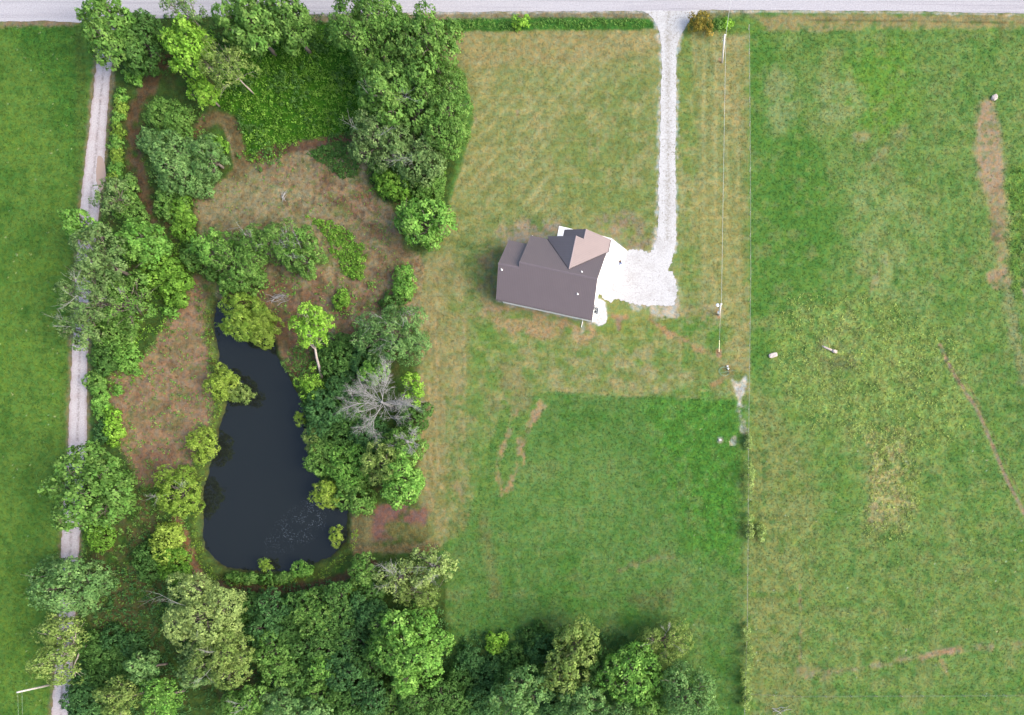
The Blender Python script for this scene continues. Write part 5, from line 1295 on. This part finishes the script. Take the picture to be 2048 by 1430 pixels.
cover([(225, 200), (300, 200), (420, 230), (400, 420), (300, 520), (200, 470), (225, 380)], 2.0, .7, .6, .3, 7, 'mid', 'weedy undergrowth between the lane and the looping track', seed=36, holes=.4, avoid=([(330, 120), (305, 160), (275, 210), (268, 270), (272, 330), (292, 400), (300, 440)], 17))
cover([(190, 560), (380, 480), (390, 560), (350, 640), (290, 690), (270, 760), (190, 780)], 2.2, .7, .6, .3, 7, 'brush', 'weedy undergrowth under the west side trees', seed=37, holes=.4)
cover([(470, 1180), (700, 1160), (770, 1200), (900, 1240), (900, 1460), (160, 1460), (180, 1260), (290, 1060), (390, 1150)], 1.7, .8, .75, .36, 7, 'deep', 'dark undergrowth on the floor of the south woods', seed=38, holes=.3)
cover([(890, 1290), (1100, 1256), (1290, 1290), (1400, 1440), (880, 1460)], 2.4, .9, .7, .34, 7, 'deep', 'dark undergrowth along the south field edge', seed=39, holes=.1)
cover([(890, 40), (1030, 39), (1290, 37), (1296, 56), (1100, 59), (890, 61)], 8, .5, .45, .3, 6, 'mid', 'tall green ditch grass beside the white road', name='ditch_grass', seed=40, style_asp=.3, cat='grass')
cover([(402, 600), (426, 640), (436, 740), (442, 800), (420, 900), (398, 1000), (398, 1090), (440, 1146), (520, 1160), (640, 1142), (690, 1100), (716, 1060), (704, 1100), (650, 1158), (520, 1176), (430, 1160), (384, 1100), (388, 1000), (404, 920), (430, 830), (420, 740), (414, 660)], 5, .35, .4, .26, 6, 'willow', 'fringe of shore weeds along the west and south of the pond', name='shore_weeds', seed=41, style_asp=.35, cat='weeds')
cover([(230, 30), (660, 30), (660, 90), (480, 120), (300, 150), (240, 110)], 2.6, .9, .7, .32, 7, 'dark', 'shaded undergrowth below the roadside trees', seed=42, holes=.2)
cover([(1550, 620), (1700, 590), (1860, 640), (1930, 720), (1930, 870), (1760, 900), (1600, 840)], 3.0, .2, .55, .28, 6, 'weed', 'clumpy pale green weeds patch in the east field', name='field_weeds', seed=43, holes=.62, style_asp=.4, lump=12, cat='weeds')
cover([(1740, 850), (1820, 870), (1840, 1010), (1790, 1090), (1720, 1070), (1740, 960)], 3.4, .28, .5, .28, 6, 'weed', 'straggly yellowish weeds lower in the east field', name='field_weeds', seed=44, holes=.5, style_asp=.4, lump=12, cat='weeds')
cover([(2022, 350), (2060, 340), (2060, 600), (2030, 600)], 2.2, .3, .6, .3, 6, 'mid', 'coarse weeds at the right edge beside the bare strip', name='field_weeds', seed=45, holes=.6, style_asp=.45, lump=12, cat='weeds')

# grass standing in the fields: tinted like the turf it grows out of
def meadow(poly, dens, hgt, ls, k, label, seed, vary=.35, cut=(), bare=True):
    rg = np.random.default_rng(seed); P = np.array(poly, float)
    x0, y0 = P.min(0); x1, y1 = P.max(0); n = int((x1 - x0) * (y1 - y0) / S ** 2 * dens)
    x = rg.uniform(x0, x1, n); y = rg.uniform(y0, y1, n)
    keep = inpoly(x, y, P)
    for c_ in cut: keep &= ~inpoly(x, y, np.array(c_, float))
    keep &= fbm(x, y, 10, seed + 3, 3) + rg.normal(0, .5, n) > -.8
    x, y = x[keep], y[keep]; n = len(x)
    i = np.clip(np.searchsorted(GRID['ay'], y), 0, len(GRID['ay']) - 1); j = np.clip(np.searchsorted(GRID['ax'], x), 0, len(GRID['ax']) - 1)
    C = GRID['C'][i, j]; g = GRID['G'][i, j]
    if bare:
        ok = (C[:, 1] > C[:, 0] * 1.12) | (rg.uniform(size=n) < .18)
        x, y, C, g = x[ok], y[ok], C[ok], g[ok]; n = len(x)
    f = np.exp(rg.normal(0, vary, (n, 1))); hue = rg.normal(0, .10, (n, 1))
    f = f ** np.clip(g / .3, .5, 1.6)[:, None]
    C = C * f * np.concatenate([1 + hue, 1 + hue * .2, 1 - hue], 1) * 1.18
    Q = np.stack([(x - NX) / S, (NY - y) / S, hgt * rg.uniform(.3, 1, n)], 1)
    a = rg.uniform(0, 6.283, (n, k)); T = np.stack([np.cos(a), np.sin(a), rg.uniform(-.5, .9, (n, k))], -1)
    P3 = Q[:, None] + T * ls * .4 * np.array([1, 1, .3]); P3[..., 2] = np.maximum(P3[..., 2], .03)
    Nn = norm(np.stack([rg.normal(0, .5, (n, k)), rg.normal(0, .5, (n, k)), np.ones((n, k))], -1))
    V, F, CC = leaves(rg, P3.reshape(-1, 3), Nn.reshape(-1, 3), T.reshape(-1, 3), (ls * rg.uniform(.6, 1.4, (n, k))).ravel(), .34, np.repeat(C, k, 0), .1)
    V[:, 2] = np.maximum(V[:, 2], .012)
    return tag(mesh_np('meadow_grass', V, F, M_LEAF, col=CC), label, 'grass', kind='stuff')
meadow([(-60, 50), (160, 50), (178, 200), (158, 420), (140, 700), (126, 1000), (100, 1460), (-60, 1460)], 9, .06, .21, 3, 'grass of the west field beside the lane', 51, .30)
HOUSE = [(985, 470), (1230, 440), (1270, 500), (1362, 470), (1366, 620), (1215, 665), (980, 612)]
meadow([(908, 62), (1306, 60), (1316, 480), (1356, 480), (1356, 100), (1372, 66), (1496, 56), (1496, 800), (1105, 780), (1010, 800), (945, 1000), (935, 1060), (860, 1085), (845, 980), (842, 540), (905, 420), (948, 260), (930, 150)], 6, .03, .19, 3, 'short mown dry grass of the yard round the house', 52, .18, (HOUSE,), False)
meadow([(945, 1010), (1010, 800), (1105, 782), (1490, 800), (1486, 1450), (905, 1450), (905, 1200), (885, 1090)], 9, .05, .20, 3, 'grass of the green field south of the yard', 53, .30)
meadow([(1502, 60), (2100, 60), (2100, 1460), (1490, 1460), (1500, 900)], 8, .05, .21, 3, 'grass of the wide east field beyond the fence', 54, .34)
meadow([(400, 392), (560, 312), (700, 276), (745, 380), (800, 500), (845, 520), (838, 640), (700, 668), (600, 740), (540, 640), (430, 600)], 1.6, .05, .24, 3, 'trampled dry grass on the clearing north of the pond', 55, .34, (), False)
meadow([(388, 560), (424, 680), (425, 850), (330, 962), (282, 962), (214, 770), (290, 706)], 1.2, .05, .22, 3, 'thin dry grass on the bare ground west of the pond', 56, .34, (), False)

cover([(400, 150), (500, 60), (700, 60), (770, 190), (720, 280), (600, 300), (500, 345), (440, 240)], 2.2, 1.0, .7, .34, 8, 'dark', 'darker weeds mixed into the bright brush north of the path', seed=61, holes=.78, lump=40)
cover([(596, 690), (560, 735), (600, 770), (608, 830), (634, 900), (640, 960), (694, 1010), (720, 1010), (700, 980), (660, 900), (640, 800), (620, 740)], 6, .5, .5, .28, 7, 'mid', 'fringe of weeds along the east shore of the pond', name='shore_weeds', seed=62, style_asp=.4, cat='weeds')
cover([(200, 1040), (330, 960), (400, 1160), (320, 1280), (170, 1300), (160, 1100)], 2.2, .5, .55, .28, 7, 'mid', 'patchy weeds on the hollow ground beside the lower lane', name='undergrowth', seed=63, holes=.55)
cover([(440, 560), (700, 540), (800, 560), (800, 650), (700, 670), (600, 650), (480, 600)], 3.0, .25, .4, .22, 6, 'bright', 'sparse weed clumps on the earth north of the pond', name='weeds', seed=64, holes=.72, lump=14, cat='weeds')
cover([(250, 740), (400, 640), (425, 760), (420, 880), (330, 950), (260, 900)], 2.6, .2, .4, .2, 6, 'bright', 'sparse weed clumps on the bare ground west of the pond', name='weeds', seed=65, holes=.76, lump=14, cat='weeds')

cover([(372, 560), (412, 600), (424, 700), (436, 790), (424, 860), (400, 930), (330, 975), (270, 970), (226, 880), (204, 770), (226, 730), (290, 696), (340, 630), (352, 650), (300, 712), (240, 752), (226, 780), (256, 880), (290, 945), (330, 945), (384, 910), (410, 850), (416, 770), (406, 660), (386, 610)], 4, .3, .45, .24, 6, 'mid', 'green regrowth around the edge of the west bare ground', name='weeds', seed=66, holes=.5, lump=16, style_asp=.45, cat='weeds')
cover([(398, 392), (470, 352), (560, 312), (700, 276), (735, 330), (745, 380), (790, 430), (800, 500), (838, 530), (820, 620), (760, 660), (740, 600), (700, 540), (650, 480), (560, 420), (470, 430)], 1.6, .15, .35, .2, 5, 'bright', 'scattered green sprigs over the tan clearing', name='weeds', seed=67, holes=.74, lump=20, style_asp=.4, cat='weeds')
